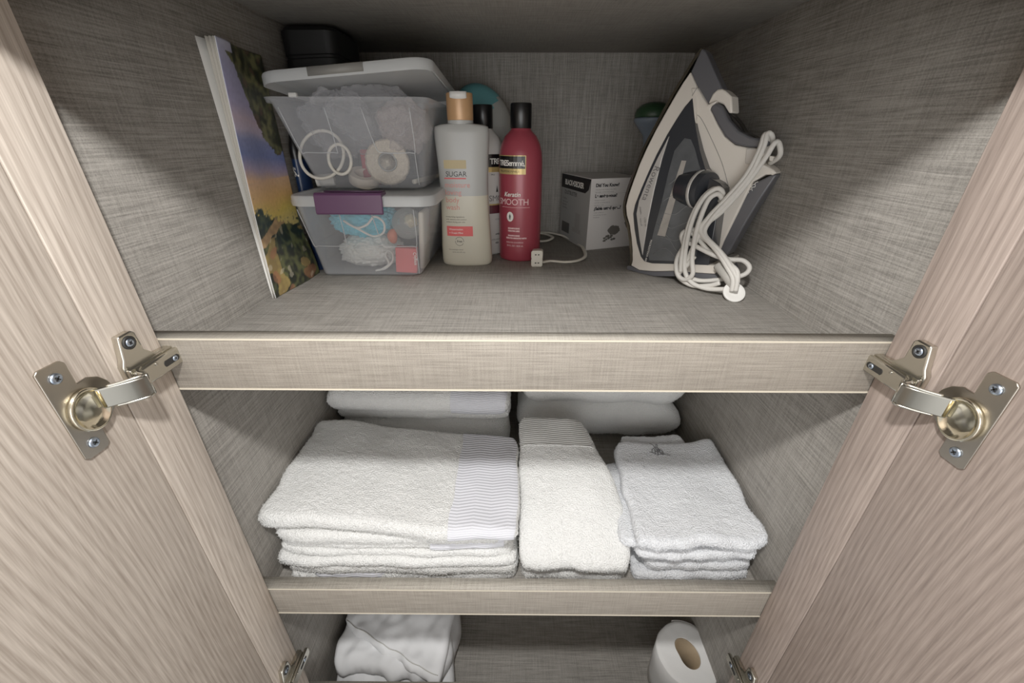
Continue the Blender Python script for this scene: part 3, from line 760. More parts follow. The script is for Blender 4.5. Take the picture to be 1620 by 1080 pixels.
def bin_(name, label, B, T, z0, z1, group):
    """B, T: bottom and rim rectangles (x0, x1, y0, y1)"""
    t = thing(name, label, 'storage box', ((B[0]+B[1])/2, (B[2]+B[3])/2, z0), group)
    def ring(f, z, off=0, r=.014):
        q = [B[i]+(T[i]-B[i])*f for i in range(4)]
        return rrect(q[0]+off, q[1]-off, q[2]+off, q[3]-off, r-off*.8, z)
    H = z1-z0; st = .42                                        # the wall steps out at 42 % of its height
    def F(h): return .55*h/st*st if h < st else h
    hs = [(0, .004), (.012, .0012), (.03, 0), (st-.004, 0), (st, -.0012), (.94, -.0012), (.945, -.006), (1, -.006)]
    bm = bmesh.new()
    outer = [ring(h, z0+H*h, o) for h, o in hs]
    inner = [ring(h, z0+H*h+(.0014 if h < .02 else 0), o+.0014) for h, o in hs[::-1][0:1]+[(.945, -.0010), (.94, -.0012), (st, -.0012), (st-.004, 0), (.03, 0), (.012, .0012), (.001, .004)]]
    inner[0] = ring(1, z1, -.0035)
    loft(bm, outer+inner, True, True)
    o = obj('bin_body', bm, M_clear, t); sharp(o, 45)
    # stiffening ribs moulded on the front: two panels
    fy = lambda h: B[2]+(T[2]-B[2])*h-.0020
    fx = lambda side, h: B[side]+(T[side]-B[side])*h
    bm = bmesh.new()
    def P(x, h): return Vector((x, fy(h), z0+H*h))
    def rib(pts):
        b2 = bmesh.new(); add_tube(b2, pts, .0007, 5, sm=3); obj('moulded_rib', b2, M_ridge, t)
    xa0, xa1 = fx(0, st), fx(1, st); w = xa1-xa0
    L0, L1 = xa0+.06*w, xa0+.33*w; R0_, R1_ = xa0+.63*w, xa0+.93*w
    rib([P(L0-.010, .90), P(L0-.003, st+.04), P(L0+.004, st+.015), P(L1-.006, st+.015), P(L1, st+.05), P(L1+.001, .90)])
    rib([P(R0_-.005, .90), P(R0_+.001, st+.09), P(R0_+.009, st+.015), P(R1_-.006, st+.015), P(R1_+.002, st+.05), P(R1_+.004, .90)])
    rib([P(R1_+.0005, st), P(R1_-.001, .05)])
    bm.free(); return t
def lid_(parent, rect, zf, h, r=.02, m=M_clear2, notch=None, name='lid', loc=None):
    bm = bmesh.new(); x0, x1, y0, y1 = rect
    z = lambda d: (lambda X, Y: zf(X, Y)+d)
    rr = lambda o, d: rrect(x0+o, x1-o, y0+o, y1-o, r-o*.7, z(d), 8)
    # outer skirt, rounded top edge, raised rim, recessed plate - and the hollow underside
    loft(bm, [rr(.0016, -h), rr(0, -h), rr(0, -.003), rr(.0012, -.0008), rr(.0035, 0), rr(.009, 0), rr(.011, -.0035), rr(.030, -.0035)], False, True)
    loft(bm, [rr(.0016, -h), rr(.0016, -.0038), rr(.0045, -.0020), rr(.0085, -.0020), rr(.0100, -.0050), rr(.030, -.0050)], False, True)
    bmesh.ops.remove_doubles(bm, verts=bm.verts, dist=1e-6)
    o = obj(name, bm, m, parent, loc); sharp(o, 40); return o

low = bin_('storage_bin', 'lower clear plastic bin with a lid and purple latch standing on the shelf', (-.2865, -.1390, .582, .82), (-.2950, -.1120, .560, .842), Z1, 1.422, 'clear storage bins')
lidr = (-.2964, -.1040, .545, .848)
lid_(low, lidr, lambda X, Y: 1.4305, .0135, .024)
# purple latch: a top tab bending down over the rim
bm = bmesh.new()
sec = [(.563, 1.4308), (.563, 1.4338), (.5435, 1.4345), (.5405, 1.4325), (.5385, 1.4100), (.5400, 1.4075), (.5425, 1.4090), (.5435, 1.4290)]
add_prism(bm, [(-.2560, y, z) for y, z in sec], [(-.1690, y, z) for y, z in sec])
o = obj('latch', bm, mat('aubergine_plastic', (92, 56, 90), .35), low); sharp(o, 35); bevel(o, .0012, 2)
bm = bmesh.new(); add_prism(bm, [(x, .5635, 1.4340) for x in (-.243, -.170)]+[(x, .5450, 1.4350) for x in (-.170, -.243)], [(x, .5635, 1.4352) for x in (-.243, -.170)]+[(x, .5450, 1.4366) for x in (-.170, -.243)])
obj('latch_ridge', bm, mat('aubergine_dark', (64, 40, 64), .4), low)  # ridge in a darker aubergine than the latch

up = bin_('storage_bin', 'upper clear plastic bin with its loose lid pushed askew on top', (-.2840, -.1300, .618, .815), (-.3045, -.1120, .572, .852), 1.4312, 1.541, 'clear storage bins')
zl = lambda X, Y: 1.5655+.078*(X+.298)-.075*(Y-.56)+.0
ul = lid_(None, (-.3045, -.0965, .556, .842), zl, .0125, .026, m=M_clear2, name='bin_lid', loc=(-.198, .70, 1.56))
tag(ul, 'loose milky plastic lid tilted over the upper bin', 'lid')
bm = bmesh.new()
vv = []
for X in (-.2395, -.1745):
    zz_ = zl(X, .556)
add_prism(bm, [(x, .5545, zl(x, .556)+d) for x, d in ((-.2395, -.0100), (-.1745, -.0100), (-.1745, -.0012), (-.2395, -.0012))], [(x, .5620, zl(x, .556)+d) for x, d in ((-.2395, -.0100), (-.1745, -.0100), (-.1745, .0004), (-.2395, .0004))])
obj('latch_recess', bm, mat('grey_recess', (128, 126, 120), .5), ul)

# --- inside the upper bin
def loop_pts(c, rx, rz, ty=0, n=20, tw=0):
    return [(c[0]+rx*math.cos(2*PI*i/n)*math.cos(tw)-rz*math.sin(2*PI*i/n)*math.sin(tw), c[1]+ty*math.sin(2*PI*i/n), c[2]+rx*math.cos(2*PI*i/n)*math.sin(tw)+rz*math.sin(2*PI*i/n)*math.cos(tw)) for i in range(n)]
M_cream = mat('cream_rubber', (226, 220, 206), .5)
zb = 1.4330
o = tube('rubber_band', loop_pts((-.2655, .6120, 1.4755), .0275, .0300, .012, tw=-.5), .0021, M_cream, None, (-.2655, .612, 1.446), closed=True, seg=10)
tag(o, 'large cream rubber loop standing inside the upper bin at the left', 'band')
o = tube('rubber_band', loop_pts((-.2395, .6060, 1.4700), .0155, .0185, .004, tw=.15), .0021, M_cream, None, (-.2445, .606, 1.4515), closed=True, seg=10)
tag(o, 'small cream rubber ring in front of the large loop in the upper bin', 'band')
def roll(name, label, c, r0, r1, w, ax, m, cat, m2=None):
    bm = bmesh.new(); add_lathe(bm, [(r0, -w/2), (r1*.97, -w/2), (r1, -w/2+.0008), (r1, w/2-.0008), (r1*.97, w/2), (r0, w/2), (r0, -w/2)], 40, c, ax)
    o = obj(name, bm, m, None, c); sharp(o, 45); tag(o, label, cat); return o
roll('thread_spool', 'short white spool lying on the floor of the upper bin at the left', (-.2840+.009, .6300, zb+.0085), .003, .0082, .025, (1, .25, .05), M_white, 'spool')
roll('adhesive_tape_roll', 'flat white roll of tape lying beside the glittery roll in the upper bin', (-.2215, .640, zb+.0110), .013, .0215, .014, (.25, -.35, 1), mat('tape_white', (228, 216, 200), .6, var=(300, .12)), 'tape roll')
# glittering ribbon roll facing the front
M_glit = mat('pink_gold_ribbon', (232, 208, 188), .28, .1, bump=(900, .8, .002), var=(500, .45))
rc = Vector((-.1815, .632, 1.4645)); ax = Vector((.25, -1, .15)).normalized()
gr = thing('ribbon_roll', 'glittering pinkish ribbon roll facing the front of the upper bin', 'ribbon', (-.1815, .632, zb))
bm = bmesh.new(); prof = []
for k in range(11): prof.append((.0125+.0016*k, .011+(.0012 if k % 2 else -.0004)))
prof += [(.0300, .008), (.0303, 0), (.0300, -.009), (.0125, -.009), (.0125, .0106)]
add_lathe(bm, prof, 48, rc, ax)
for v in bm.verts:
    n_ = noise.noise(v.co*240)*.0012; v.co += (v.co-rc).normalized()*n_*2
obj('ribbon', bm, M_glit, gr)
bm = bmesh.new(); add_lathe(bm, [(.0124, -.008), (.0124, .011), (.0110, .011), (.0110, .004), (0, .0035)], 32, rc, ax); obj('roll_core', bm, mat('silvery_core', (150, 152, 150), .3, .3), gr)
o = box('red_packet', (-.2260, .650, zb+.0005), (-.2010, .662, zb+.048), mat('brick_red_card', (176, 56, 62), .5, var=(60, .15)), None, (-.2135, .656, zb), .0012); tag(o, 'red packet standing behind the tape roll in the upper bin', 'packet')
o = tube('white_stick', [(-.1500, .645, zb+.005), (-.137, .690, zb+.006), (-.126, .76, zb+.006)], .0034, M_offwhite, None, (-.138, .70, zb)); tag(o, 'thin white stick lying along the right side of the upper bin', 'stick')
# crumpled clear bags
def bag(name, label, c, rx, ry, rz, seed, m=M_film, rough=.35, zmax=None, zmin=None, group=None):
    bm = bmesh.new(); bmesh.ops.create_icosphere(bm, subdivisions=5, radius=1)
    for v in bm.verts:
        d = v.co.normalized(); k = 1+rough*(abs(noise.noise(d*1.7+Vector((seed, 0, 0))))-.2)+rough*.6*(abs(noise.noise(d*4+Vector((0, seed, 0))))-.15)+rough*.25*abs(noise.noise(d*9+Vector((0, 0, seed))))
        v.co = Vector((c[0]+d.x*rx*k, c[1]+d.y*ry*k, c[2]+d.z*rz*k))
        if zmax is not None:
            lim = zmax(v.co.x, v.co.y)
            if v.co.z > lim: v.co.z = lim-.0005*noise.noise(v.co*80)
        if zmin is not None and v.co.z < zmin: v.co.z = zmin
    o = obj(name, bm, m, None, (c[0], c[1], c[2]-rz)); tag(o, label, 'plastic bag' if group is None else group[0], None if group is None else group[1]); return o
lim = lambda X, Y: zl(X, Y)-.0070
bag('plastic_bag', 'crumpled clear bag bulging out of the top left of the upper bin', (-.248, .655, 1.514), .045, .050, .040, 3, zmax=lim)
bag('plastic_bag', 'crumpled clear bag filling the middle of the upper bin under the lid', (-.205, .665, 1.528), .055, .055, .038, 8, zmax=lim)
bag('plastic_bag', 'clear bag with pinkish contents at the upper right of the upper bin', (-.158, .655, 1.512), .034, .045, .032, 15, clear_mat('pinkish_film', (214, 200, 196), .28, .3), zmax=lim)
o = box('white_clip', (-.2790, .5790, 1.5412), (-.2690, .5850, 1.5462), M_white, None, (-.274, .582, 1.5412), .001); tag(o, 'tiny white clip on the rim of the upper bin at the left', 'clip')

# --- inside the lower bin
def pouf(label, c, r, seed, col, sz=1.0):
    m = mat('mesh_pouf_%d' % seed, col, .7, bump=(500, .5, .001), var=(90, .12), spec=.2)
    bm = bmesh.new(); bmesh.ops.create_icosphere(bm, subdivisions=6, radius=1)
    for v in bm.verts:
        d = v.co.normalized(); k = 1+.16*abs(noise.noise(d*3+Vector((seed, 0, 0))))+.13*abs(noise.noise(d*7+Vector((0, seed, 0))))+.06*abs(noise.noise(d*16))-.1
        v.co = Vector((c[0]+d.x*r*k, c[1]+d.y*r*.85*k, max(Z1+.003, c[2]+d.z*r*sz*k)))
    t = thing('bath_pouf', label, 'bath pouf', (c[0], c[1], c[2]-r*sz), 'bath poufs in the lower bin')
    obj('mesh_ball', bm, m, t); return t
pw = pouf('white mesh bath pouf at the bottom of the lower bin', (-.2290, .650, 1.3355), .0500, 4, (244, 244, 238), .54)
pt = pouf('turquoise mesh bath pouf on top of the white one in the lower bin', (-.2330, .650, 1.3840), .0510, 9, (110, 208, 232), .52)
M_rope = mat('white_cord', (232, 230, 224), .6, bump=(900, .4, .0006))
bm = bmesh.new(); add_tube(bm, [(-.2420, .5965, 1.3865), (-.2250, .5925, 1.3790), (-.2050, .5925, 1.3690), (-.1900, .5940, 1.3740), (-.1880, .5950, 1.3880), (-.2000, .5950, 1.3960), (-.2120, .5935, 1.3850), (-.2280, .5930, 1.3810), (-.2460, .5965, 1.3900)], .0016, 8); obj('hanging_loop', bm, M_rope, pt)
bm = bmesh.new(); add_tube(bm, [(-.2080, .5960, 1.3170), (-.1950, .5950, 1.3200), (-.1830, .5960, 1.3310), (-.1830, .6000, 1.3420), (-.1900, .6030, 1.3450), (-.1930, .6000, 1.3380), (-.1890, .5960, 1.3270), (-.2000, .5950, 1.3190), (-.2100, .5960, 1.3160)], .0016, 8); obj('hanging_loop', bm, M_rope, pw)
bm = bmesh.new(); bmesh.ops.create_uvsphere(bm, u_segments=24, v_segments=16, radius=1)
for v in bm.verts: v.co = Vector((-.1840+v.co.x*.0075, .615+v.co.y*.007, 1.3640+v.co.z*.0110*(1+.2*v.co.x)))
o = obj('orange_cap', bm, mat('orange_rubber', (216, 110, 70), .5), None, (-.184, .615, 1.353)); tag(o, 'small orange rubber piece beside the poufs in the lower bin', 'cap')
gb = thing('clear_ball', 'translucent ball with a bright centre in the lower bin at the right', 'ball', (-.1615, .630, 1.3500))
bm = bmesh.new(); bmesh.ops.create_uvsphere(bm, u_segments=32, v_segments=20, radius=1)
for v in bm.verts: v.co = Vector((-.1625, .630, 1.3800))+v.co*.0235
obj('ball_shell', bm, clear_mat('ball_plastic', (200, 204, 200), .3, .15), gb)
bm = bmesh.new(); bmesh.ops.create_icosphere(bm, subdivisions=3, radius=1)
for v in bm.verts: v.co = Vector((-.1560, .626, 1.3850))+v.co*.010*(1+.3*noise.noise(v.co*3))
obj('ball_filling', bm, mat('gold_foil', (232, 212, 166), .3, .3), gb)
# red pack with white lettering
rp = thing('red_pack', 'coral red pack with white lettering at the front right of the lower bin', 'packet', (-.1615, .592, Z1+.002))
Rr = Matrix.Rotation(math.radians(5), 3, 'Y') @ Matrix.Rotation(math.radians(6), 3, 'Z')
pc = Vector((-.1610, .5965, 1.3335))
box('pack_body', (-.1765, .5900, 1.3150), (-.1455, .6060, 1.3520), mat('coral_card', (228, 84, 84), .5), rp, None, .001, rot=Rr, piv=pc)
def frp(x, y): return tuple(Rr @ (Vector((-.1500-y, .58985, 1.3480-x))-pc)+pc)
printing('printed_text', [('Colgate', .001, -.0035, .0062, dict(bold=.0001))], frp, M_inkwhite, rp)
o = box('soap_bar', (-.1398+.0, .612, Z1+.0018), (-.1318+.0, .660, Z1+.088), mat('ivory_wrapper', (220, 212, 196), .5), None, (-.136, .636, Z1+.0018), .003, 3,
        rot=Matrix.Rotation(math.radians(4), 3, 'Y'), piv=Vector((-.136, .636, Z1))); 
for v in o.data.vertices: v.co.x -= .0075
tag(o, 'narrow ivory wrapped bar standing against the right side of the lower bin', 'soap')

# ------------------------------------------------------------------ black case on the lid, against the ceiling
bm = bmesh.new()
zc_ = lambda X, Y: zl(X, Y)+.0010
x0, x1, y0, y1 = -.3135, -.2380, .6560, .76
def bring(o, f): return rrect(x0+o, x1-o, y0+o, y1-o, .016-o*.5, lambda X, Y: zc_(X, Y)*(1-f)+(1.6270+.02*(Y-.66)*0)*f)
loft(bm, [bring(.003, 0), bring(0, .06), bring(0, .46), bring(.0012, .48), bring(.0012, .52), bring(0, .54), bring(0, .93), bring(.004, 1)])
o = obj('black_case', bm, M_blackmatt, None, (-.268, .73, 1.556)); sharp(o, 40)
tag(o, 'small black zip case lying on the loose lid under the ceiling at the back left', 'case')

# ------------------------------------------------------------------ body wash
BX, BYc = -.0765, .6570
def bw(z):  # half width, half depth
    P = [(0, .0365, .0190), (.002, .0392, .0210), (.008, .0402, .0222), (.03, .0398, .0225), (.07, .0375, .0222), (.11, .0362, .0215), (.15, .0372, .0205), (.185, .0396, .0195), (.194, .0396, .0190), (.199, .0380, .0175), (.2015, .0300, .0165), (.2025, .0185, .0160)]
    for (a, b, c), (d, e, f) in zip(P, P[1:]):
        if a <= z <= d:
            t = (z-a)/(d-a); return b+(e-b)*t, c+(f-c)*t
    return P[-1][1:]
def wash_ring(z, sc_=1, dz=0):
    a, b = bw(z); a *= sc_; b *= sc_; out = []
    for i in range(56):
        th = 2*PI*i/56; ct, st = math.cos(th), math.sin(th); e = 2/2.6
        out.append((BX+a*math.copysign(abs(ct)**e, ct), BYc+b*math.copysign(abs(st)**e, st), Z1+z))
    return out
wash = thing('body_wash_bottle', 'translucent cream body wash bottle with a bronze cap, half full', 'bottle', (BX, BYc, Z1))
M_washL = mat('cream_liquid_plastic', (204, 198, 178), .35, var=(25, .05))
M_washU = mat('frosted_plastic', (172, 172, 168), .35)
zsx = [0, .0008, .002, .005, .008, .02, .03, .05, .07, .09, .107]
bm = bmesh.new(); loft(bm, [wash_ring(z) for z in zsx]); sharp(obj('filled_body', bm, M_washL, wash), 60)
zsx = [.107, .12, .135, .15, .168, .185, .190, .194, .197, .199, .2005, .2015, .2025]
bm = bmesh.new(); loft(bm, [wash_ring(z) for z in zsx]); sharp(obj('empty_body', bm, M_washU, wash), 60)
lathe('neck', [(.0182, .2020), (.0182, .2065), (.0170, .2070)], M_washU, wash, c=(BX-.001, BYc, Z1))
cap = lathe('cap', [(.0180, .2066), (.0184, .2080), (.0186, .2300), (.0184, .2390), (.0176, .2400), (0, .2402)], mat('bronze_cap', (196, 150, 104), .35, .2, var=(60, .12)), wash, c=(BX-.001, BYc, Z1), sy=.95)
bm = bmesh.new(); N = 12; fr = []; bk = []
for i in range(N+1):
    a = math.radians(-38+76*i/N); fr.append((BX-.001+.0190*math.sin(a), BYc-.0181*math.cos(a)-.0004)); 
V = []
for x, y in fr: V.append((bm.verts.new((x, y, Z1+.2320+.0015*abs((x-BX)/.012)**3)), bm.verts.new((x, y-.0004, Z1+.2408)), bm.verts.new((x*.3+BX*.7, BYc-.004, Z1+.2411))))
for a, b in zip(V, V[1:]):
    bm.faces.new((a[0], b[0], b[1], a[1])); bm.faces.new((a[1], b[1], b[2], a[2]))
o = obj('flip_top', bm, M_white, cap); md = o.modifiers.new('s', 'SOLIDIFY'); md.thickness = .0008
def fw(x, y):   # x from the bottle's middle, y height
    a, b = bw(y); q = min(.98, abs(x)/a); e = 2.6
    return (BX+x, BYc-b*(1-q**e)**(1/e)-.0004, Z1+y)
M_coral = mat('coral_ink', (226, 92, 92), .6); M_pink = mat('salmon_ink', (220, 140, 128), .6); M_gold = mat('dull_gold_ink', (196, 172, 118), .6)
lx = -.0275
printing('gold_lettering', [(None, lx+.001, .1445, lx+.0340, .1560)], lambda x, y: Vector(fw(x, y))+Vector((0, .0001, 0)), mat('pale_gold_patch', (190, 172, 130), .6), wash)
printing('printed_text', [('SUGAR', lx+.003, .1340, .0100, dict(spacing=.98)), ('moisturizing ingredients', lx-.001, .0760, .0030, {}), ('with vitamins and coconut', lx-.001, .0722, .0030, {}), ('without drying your skin', lx-.001, .0684, .0030, {}), ('Dermatologist tested', lx+.001, .0262, .0026, {}), ('16 FL OZ (473 mL)', lx+.006, .0220, .0026, {}), ('free', lx+.0145, .0385, .0052, dict(bold=.00008))], fw, M_ink, wash)
printing('coral_lettering', [('moisture', lx+.0005, .1190, .0105, {}), ('loving', lx+.0005, .1085, .0105, {}), ('body', lx+.0005, .0980, .0105, {}), ('wash', lx+.0005, .0875, .0105, {})], fw, M_pink, wash)
printing('coral_label', [(None, lx-.0005, .0480, lx+.0400, .0630)], fw, M_coral, wash)
printing('coral_line', [(None, lx+.0005, .1305, lx+.0330, .1322)], fw, M_coral, wash)
printing('label_text', [('Watermelon', lx+.0030, .0570, .0042, {}), ('+ Fresh Mint', lx+.0030, .0515, .0042, {})], lambda x, y: Vector(fw(x, y))-Vector((0, .0003, 0)), M_inkwhite, wash)
bm = bmesh.new()
for rr_ in (.0066,):
    n = 22
    for i in range(n):
        if i % 11 == 10: continue
        a = 2*PI*i/n; p = [fw(lx+.0185+rr_*math.cos(a+d)*k, .0400+rr_*math.sin(a+d)*k) for d, k in ((-.09, .93), (.09, .93), (.09, 1.07), (-.09, 1.07))]
        bm.faces.new([bm.verts.new(q) for q in p])
obj('round_emblem', bm, M_ink, wash, smooth=False)

# ------------------------------------------------------------------ shampoo and conditioner
def salon(name, label, cx_, cy_, mbody, R=.0345):
    t = thing(name, label, 'bottle', (cx_, cy_, Z1))
    pr_ = [(R-.004, 0), (R-.0012, .0010), (R, .0040), (R, .02), (R+.0003, .09), (R-.0004, .15), (R-.0014, .164), (R-.0045, .176), (R-.010, .1865), (R-.0165, .1930), (.0150, .1960), (.0148, .1985)]
    sharp(lathe('bottle_body', pr_, mbody, t, c=(cx_, cy_, Z1), seg=64), 60)
    lathe('cap', [(.0155, .1972), (.0160, .1980), (.0160, .2285), (.0152, .2305), (0, .2310)], M_black, t, c=(cx_, cy_, Z1), seg=40)
    return t
M_red = mat('pearl_red_plastic', (152, 58, 70), .3, .1)
red = salon('shampoo_bottle', 'red shampoo bottle with a black cap standing in front of the white one', .0095, .6950, M_red)
whi = salon('conditioner_bottle', 'white conditioner bottle with a black cap squeezed behind two others', -.0510, .7350, mat('pearl_white_plastic', (214, 210, 204), .35))
def fcyl(cx_, cy_, R, a0, off=.0003):
    return lambda x, y: (cx_+(R+off)*math.sin(a0+x/R), cy_-(R+off)*math.cos(a0+x/R), Z1+y)
fr_ = fcyl(.0095, .695, .0348, 0); fr2 = fcyl(.0095, .695, .0348, 0, .0006)
M_goldf = mat('gold_foil_ink', (202, 176, 112), .35, .4)
def brand(parent, f, f2, x1, w=.050):
    printing('gold_frame', [(None, x1-w, .1350, x1, .1612)], f, M_goldf, parent)
    printing('black_label', [(None, x1-w+.001, .1430, x1-.001, .1602)], f2, M_black, parent)
    printing('label_text', [('TRESemm\u00e9,', x1-w+.0035, .1470, .0110, dict(bold=.00015, spacing=.80))], lambda x, y: f2(x, y) if 0 else tuple(Vector(f2(x, y))+Vector((0, -.0003, 0))), M_inkwhite, parent)
    printing('small_text', [('PROFESSIONNELS', x1-w+.006, .1378, .0040, dict(spacing=1.1))], f2, M_ink, parent)
brand(red, fr_, fr2, .0075)
M_pinkw = mat('pale_pink_ink', (236, 196, 196), .5)
printing('printed_text', [('Keratin', -.0280, .1030, .0092, dict(shear=.25, bold=.00012))], fr_, M_inkwhite, red)
printing('printed_text', [('SMOOTH', -.0405, .0905, .0132, dict(spacing=.95)), (None, -.034, .0866, .0150, .0870), ('SHAMPOOING', -.0205, .0535, .0030, dict(bold=.0002)), ('KERATIN LISSE', -.0205, .0495, .0030, dict(bold=.0002)), ('SHAMPOOING', -.0205, .0420, .0030, dict(bold=.0002)), ('KERATIN SMOOTH WITH', -.0240, .0380, .0030, dict(bold=.0002)), ('KERATIN SHAMPOO', -.0240, .0310, .0032, {}), ('28 FL OZ / 828 mL', -.0230, .0255, .0036, {})], fr_, M_pinkw, red)
bm = bmesh.new(); pts = [bm.verts.new(fr_(-.0170+.0058*math.cos(2*PI*i/28), .0725+.0075*math.sin(2*PI*i/28))) for i in range(28)]; bm.faces.new(pts); obj('oval_emblem', bm, M_inkwhite, red, smooth=False)
bm = bmesh.new()
for q in ([(-.0190, .0682), (-.0150, .0682), (-.0155, .0690), (-.0185, .0690)], [(-.0180, .0695), (-.0160, .0695), (-.0155, .0735), (-.0170, .0775), (-.0185, .0735)]): bm.faces.new([bm.verts.new(fr2(*p)) for p in q])
obj('drop_emblem', bm, mat('dark_green_ink', (52, 70, 60), .6), red, smooth=False)
fwh = fcyl(-.0510, .735, .0348, 0); fwh2 = fcyl(-.0510, .735, .0348, 0, .0006)
def brandw():
    x0 = .0095
    printing('gold_frame', [(None, x0, .1350, x0+.04, .1435)], fwh, M_goldf, whi)
    printing('black_label', [(None, x0, .1425, x0+.04, .1612)], fwh2, M_black, whi)
    printing('label_text', [('TRESemm\u00e9', x0+.0022, .1470, .0118, dict(bold=.00015, spacing=.85))], lambda x, y: tuple(Vector(fwh2(x, y))+Vector((.0001, -.0003, 0))), M_inkwhite, whi)
    printing('printed_text', [('SMOOTH', x0-.0005, .0905, .0130, dict(spacing=.95)), ('PRO', x0+.004, .1300, .0035, {}), ('HYDRATE', x0+.010, .0600, .0028, {}), ('APR\u00c8S', x0+.010, .0350, .0032, dict(bold=.0002)), ('APR\u00c8S-SHAMP', x0+.003, .0265, .0028, {}), (None, x0+.003, .0258, x0+.03, .0261), ('828', x0+.010, .0200, .0040, dict(bold=.0002))], fwh, M_inkgrey, whi)
    printing('maroon_band', [(None, x0, .0705, x0+.04, .0840)], fwh, mat('maroon_ink', (88, 34, 44), .5), whi)
    printing('gold_line', [(None, x0, .0840, x0+.04, .0862)], fwh, M_goldf, whi)
    bm = bmesh.new(); bm.faces.new([bm.verts.new(fwh(x0+x, y)) for x, y in ((.0125, .1045), (.0165, .1045), (.0145, .1150))]); obj('pointed_emblem', bm, M_ink, whi, smooth=False)
brandw()

# ------------------------------------------------------------------ teal and white steamer behind the bottles
st = thing('garment_steamer', 'teal and white handheld steamer standing behind the bottles at the back wall', 'steamer', (-.052, .835, Z1))
hc = Vector((-.0560, .833, 1.5170)); hax = Vector((.35, -.82, .52)).normalized()
bm = bmesh.new(); bmesh.ops.create_uvsphere(bm, u_segments=48, v_segments=32, radius=1)
q = Vector((0, 0, 1)).rotation_difference(Vector((-.48, -.05, .88)))
def steam(v, k=1): return hc+q @ Vector((v.x*.050*k, v.y*.040*k, v.z*(.066 if v.z > 0 else .086)*k))
for v in bm.verts:
    u = v.co.copy(); w = 1-.38*max(0, -u.z)**1.3; v.co = steam(Vector((u.x*w, u.y*w, u.z)))
obj('steamer_shell', bm, mat('pale_grey_plastic', (172, 172, 166), .4), st)
bm = bmesh.new(); bmesh.ops.create_uvsphere(bm, u_segments=48, v_segments=32, radius=1)
for v in bm.verts:
    u = v.co.copy(); w = 1-.38*max(0, -u.z)**1.3
    v.co = steam(Vector((u.x*w, u.y*w, u.z)), 1.018); v.index = 0
dead = [v for v in bm.verts if (v.co-hc).dot(Vector((.86, .10, -.50))) > .004]
bmesh.ops.delete(bm, geom=dead, context='VERTS')
obj('teal_cap', bm, mat('teal_plastic', (96, 156, 160), .4), st)
bm = bmesh.new(); add_tube(bm, [(-.040, .838, 1.470), (-.030, .842, 1.430), (-.030, .845, 1.380), (-.034, .845, 1.330)], lambda t_: .022-.004*math.sin(t_*PI), 20); obj('handle', bm, mat('pale_grey_plastic_2', (168, 168, 164), .4), st)
lathe('base', [(.030, 0), (.032, .002), (.031, .010), (.024, .020), (.018, .024)], M_white, st, c=(-.034, .845, Z1))

# ------------------------------------------------------------------ green-topped object behind the iron
gt = thing('lint_brush', 'pale blue stemmed brush with a dark green head behind the iron', 'brush', (.252, .842, Z1))
lathe('stem', [(.026, 0), (.027, .003), (.022, .012), (.0130, .05), (.0115, .12), (.0120, .175), (.0150, .188), (.0290, .2055), (.0335, .2110), (.0340, .2150), (.0320, .2170)], mat('pale_blue_plastic', (118, 130, 144), .4), gt, c=(.252, .842, Z1), seg=40)
lathe('green_head', [(.0322, .2172), (.0335, .2200), (.0315, .2290), (.0240, .2370), (.0120, .2410), (0, .2420)], mat('dark_green_plastic', (40, 66, 44), .45), gt, c=(.252, .842, Z1), seg=40)

# ------------------------------------------------------------------ vacuum carton
M_card = mat('white_card', (206, 201, 196), .55); M_cardg = mat('grey_card', (160, 158, 154), .5)
bc = Vector((.1315, .7386, Z1)); e1 = Vector((.1000, .0400, 0)).normalized(); e2 = Vector((-.0312, .1285, 0)).normalized(); e2 = (e2-e1*e2.dot(e1)).normalized()
e1L, e2L, eh = .1050, .1330, .1222
e2 = Vector((-e1.y, e1.x, 0)); e2 = (Matrix.Rotation(math.radians(-6), 3, 'Z') @ e2)
def cb(a, b, c): return bc+e1*a+e2*b+Vector((0, 0, c))
ct = thing('product_box', 'small white and grey cardboard carton standing behind the white cable', 'box', tuple(cb(e1L/2, e2L/2, 0)))
bm = bmesh.new(); add_prism(bm, [cb(0, 0, 0), cb(e1L, 0, 0), cb(e1L, 0, eh), cb(0, 0, eh)], [cb(0, e2L, 0), cb(e1L, e2L, 0), cb(e1L, e2L, eh), cb(0, e2L, eh)])
bevel(obj('carton', bm, M_card, ct, smooth=False), .0006, 2)
fl = lambda x, y: tuple(cb(-.0004, e2L-x, y)); fl2 = lambda x, y: tuple(cb(-.0007, e2L-x, y)); ff = lambda x, y: tuple(cb(x, -.0004, y))
printing('grey_side', [(None, .001, .001, e2L-.001, eh-.001)], lambda x, y: tuple(cb(-.0002, e2L-x, y)), M_cardg, ct)
bm = bmesh.new(); bm.faces.new([bm.verts.new(fl(*p)) for p in ((0, .1212), (0, .0965), (.112, .0965), (.125, .1035), (.1322, .1212))]); obj('black_banner', bm, M_ink, ct, smooth=False)
printing('banner_text', [('BLACK+DECKER', .018, .1035, .0128, dict(bold=.0004, spacing=.88))], fl2, M_inkwhite, ct)
printing('side_text', [('DUSTBUSTER', .018, .0860, .0100, dict(bold=.0002)), ('Cordless', .010, .0760, .0055, {}), ('hand vacuum', .010, .0700, .0050, {}), ('Aspirateur', .010, .0645, .0050, {}), ('Aspiradora', .010, .0590, .0050, {})], fl, mat('dark_grey_ink', (78, 77, 75), .6), ct)
printing('side_badge', [(None, .012, .0130, .050, .0330)], fl, mat('dark_badge_ink', (78, 77, 75), .6), ct)
printing('side_picture', [(None, .075, .030, .098, .058), (None, .066, .022, .104, .030)], fl, mat('pale_grey_ink', (150, 147, 142), .6), ct)
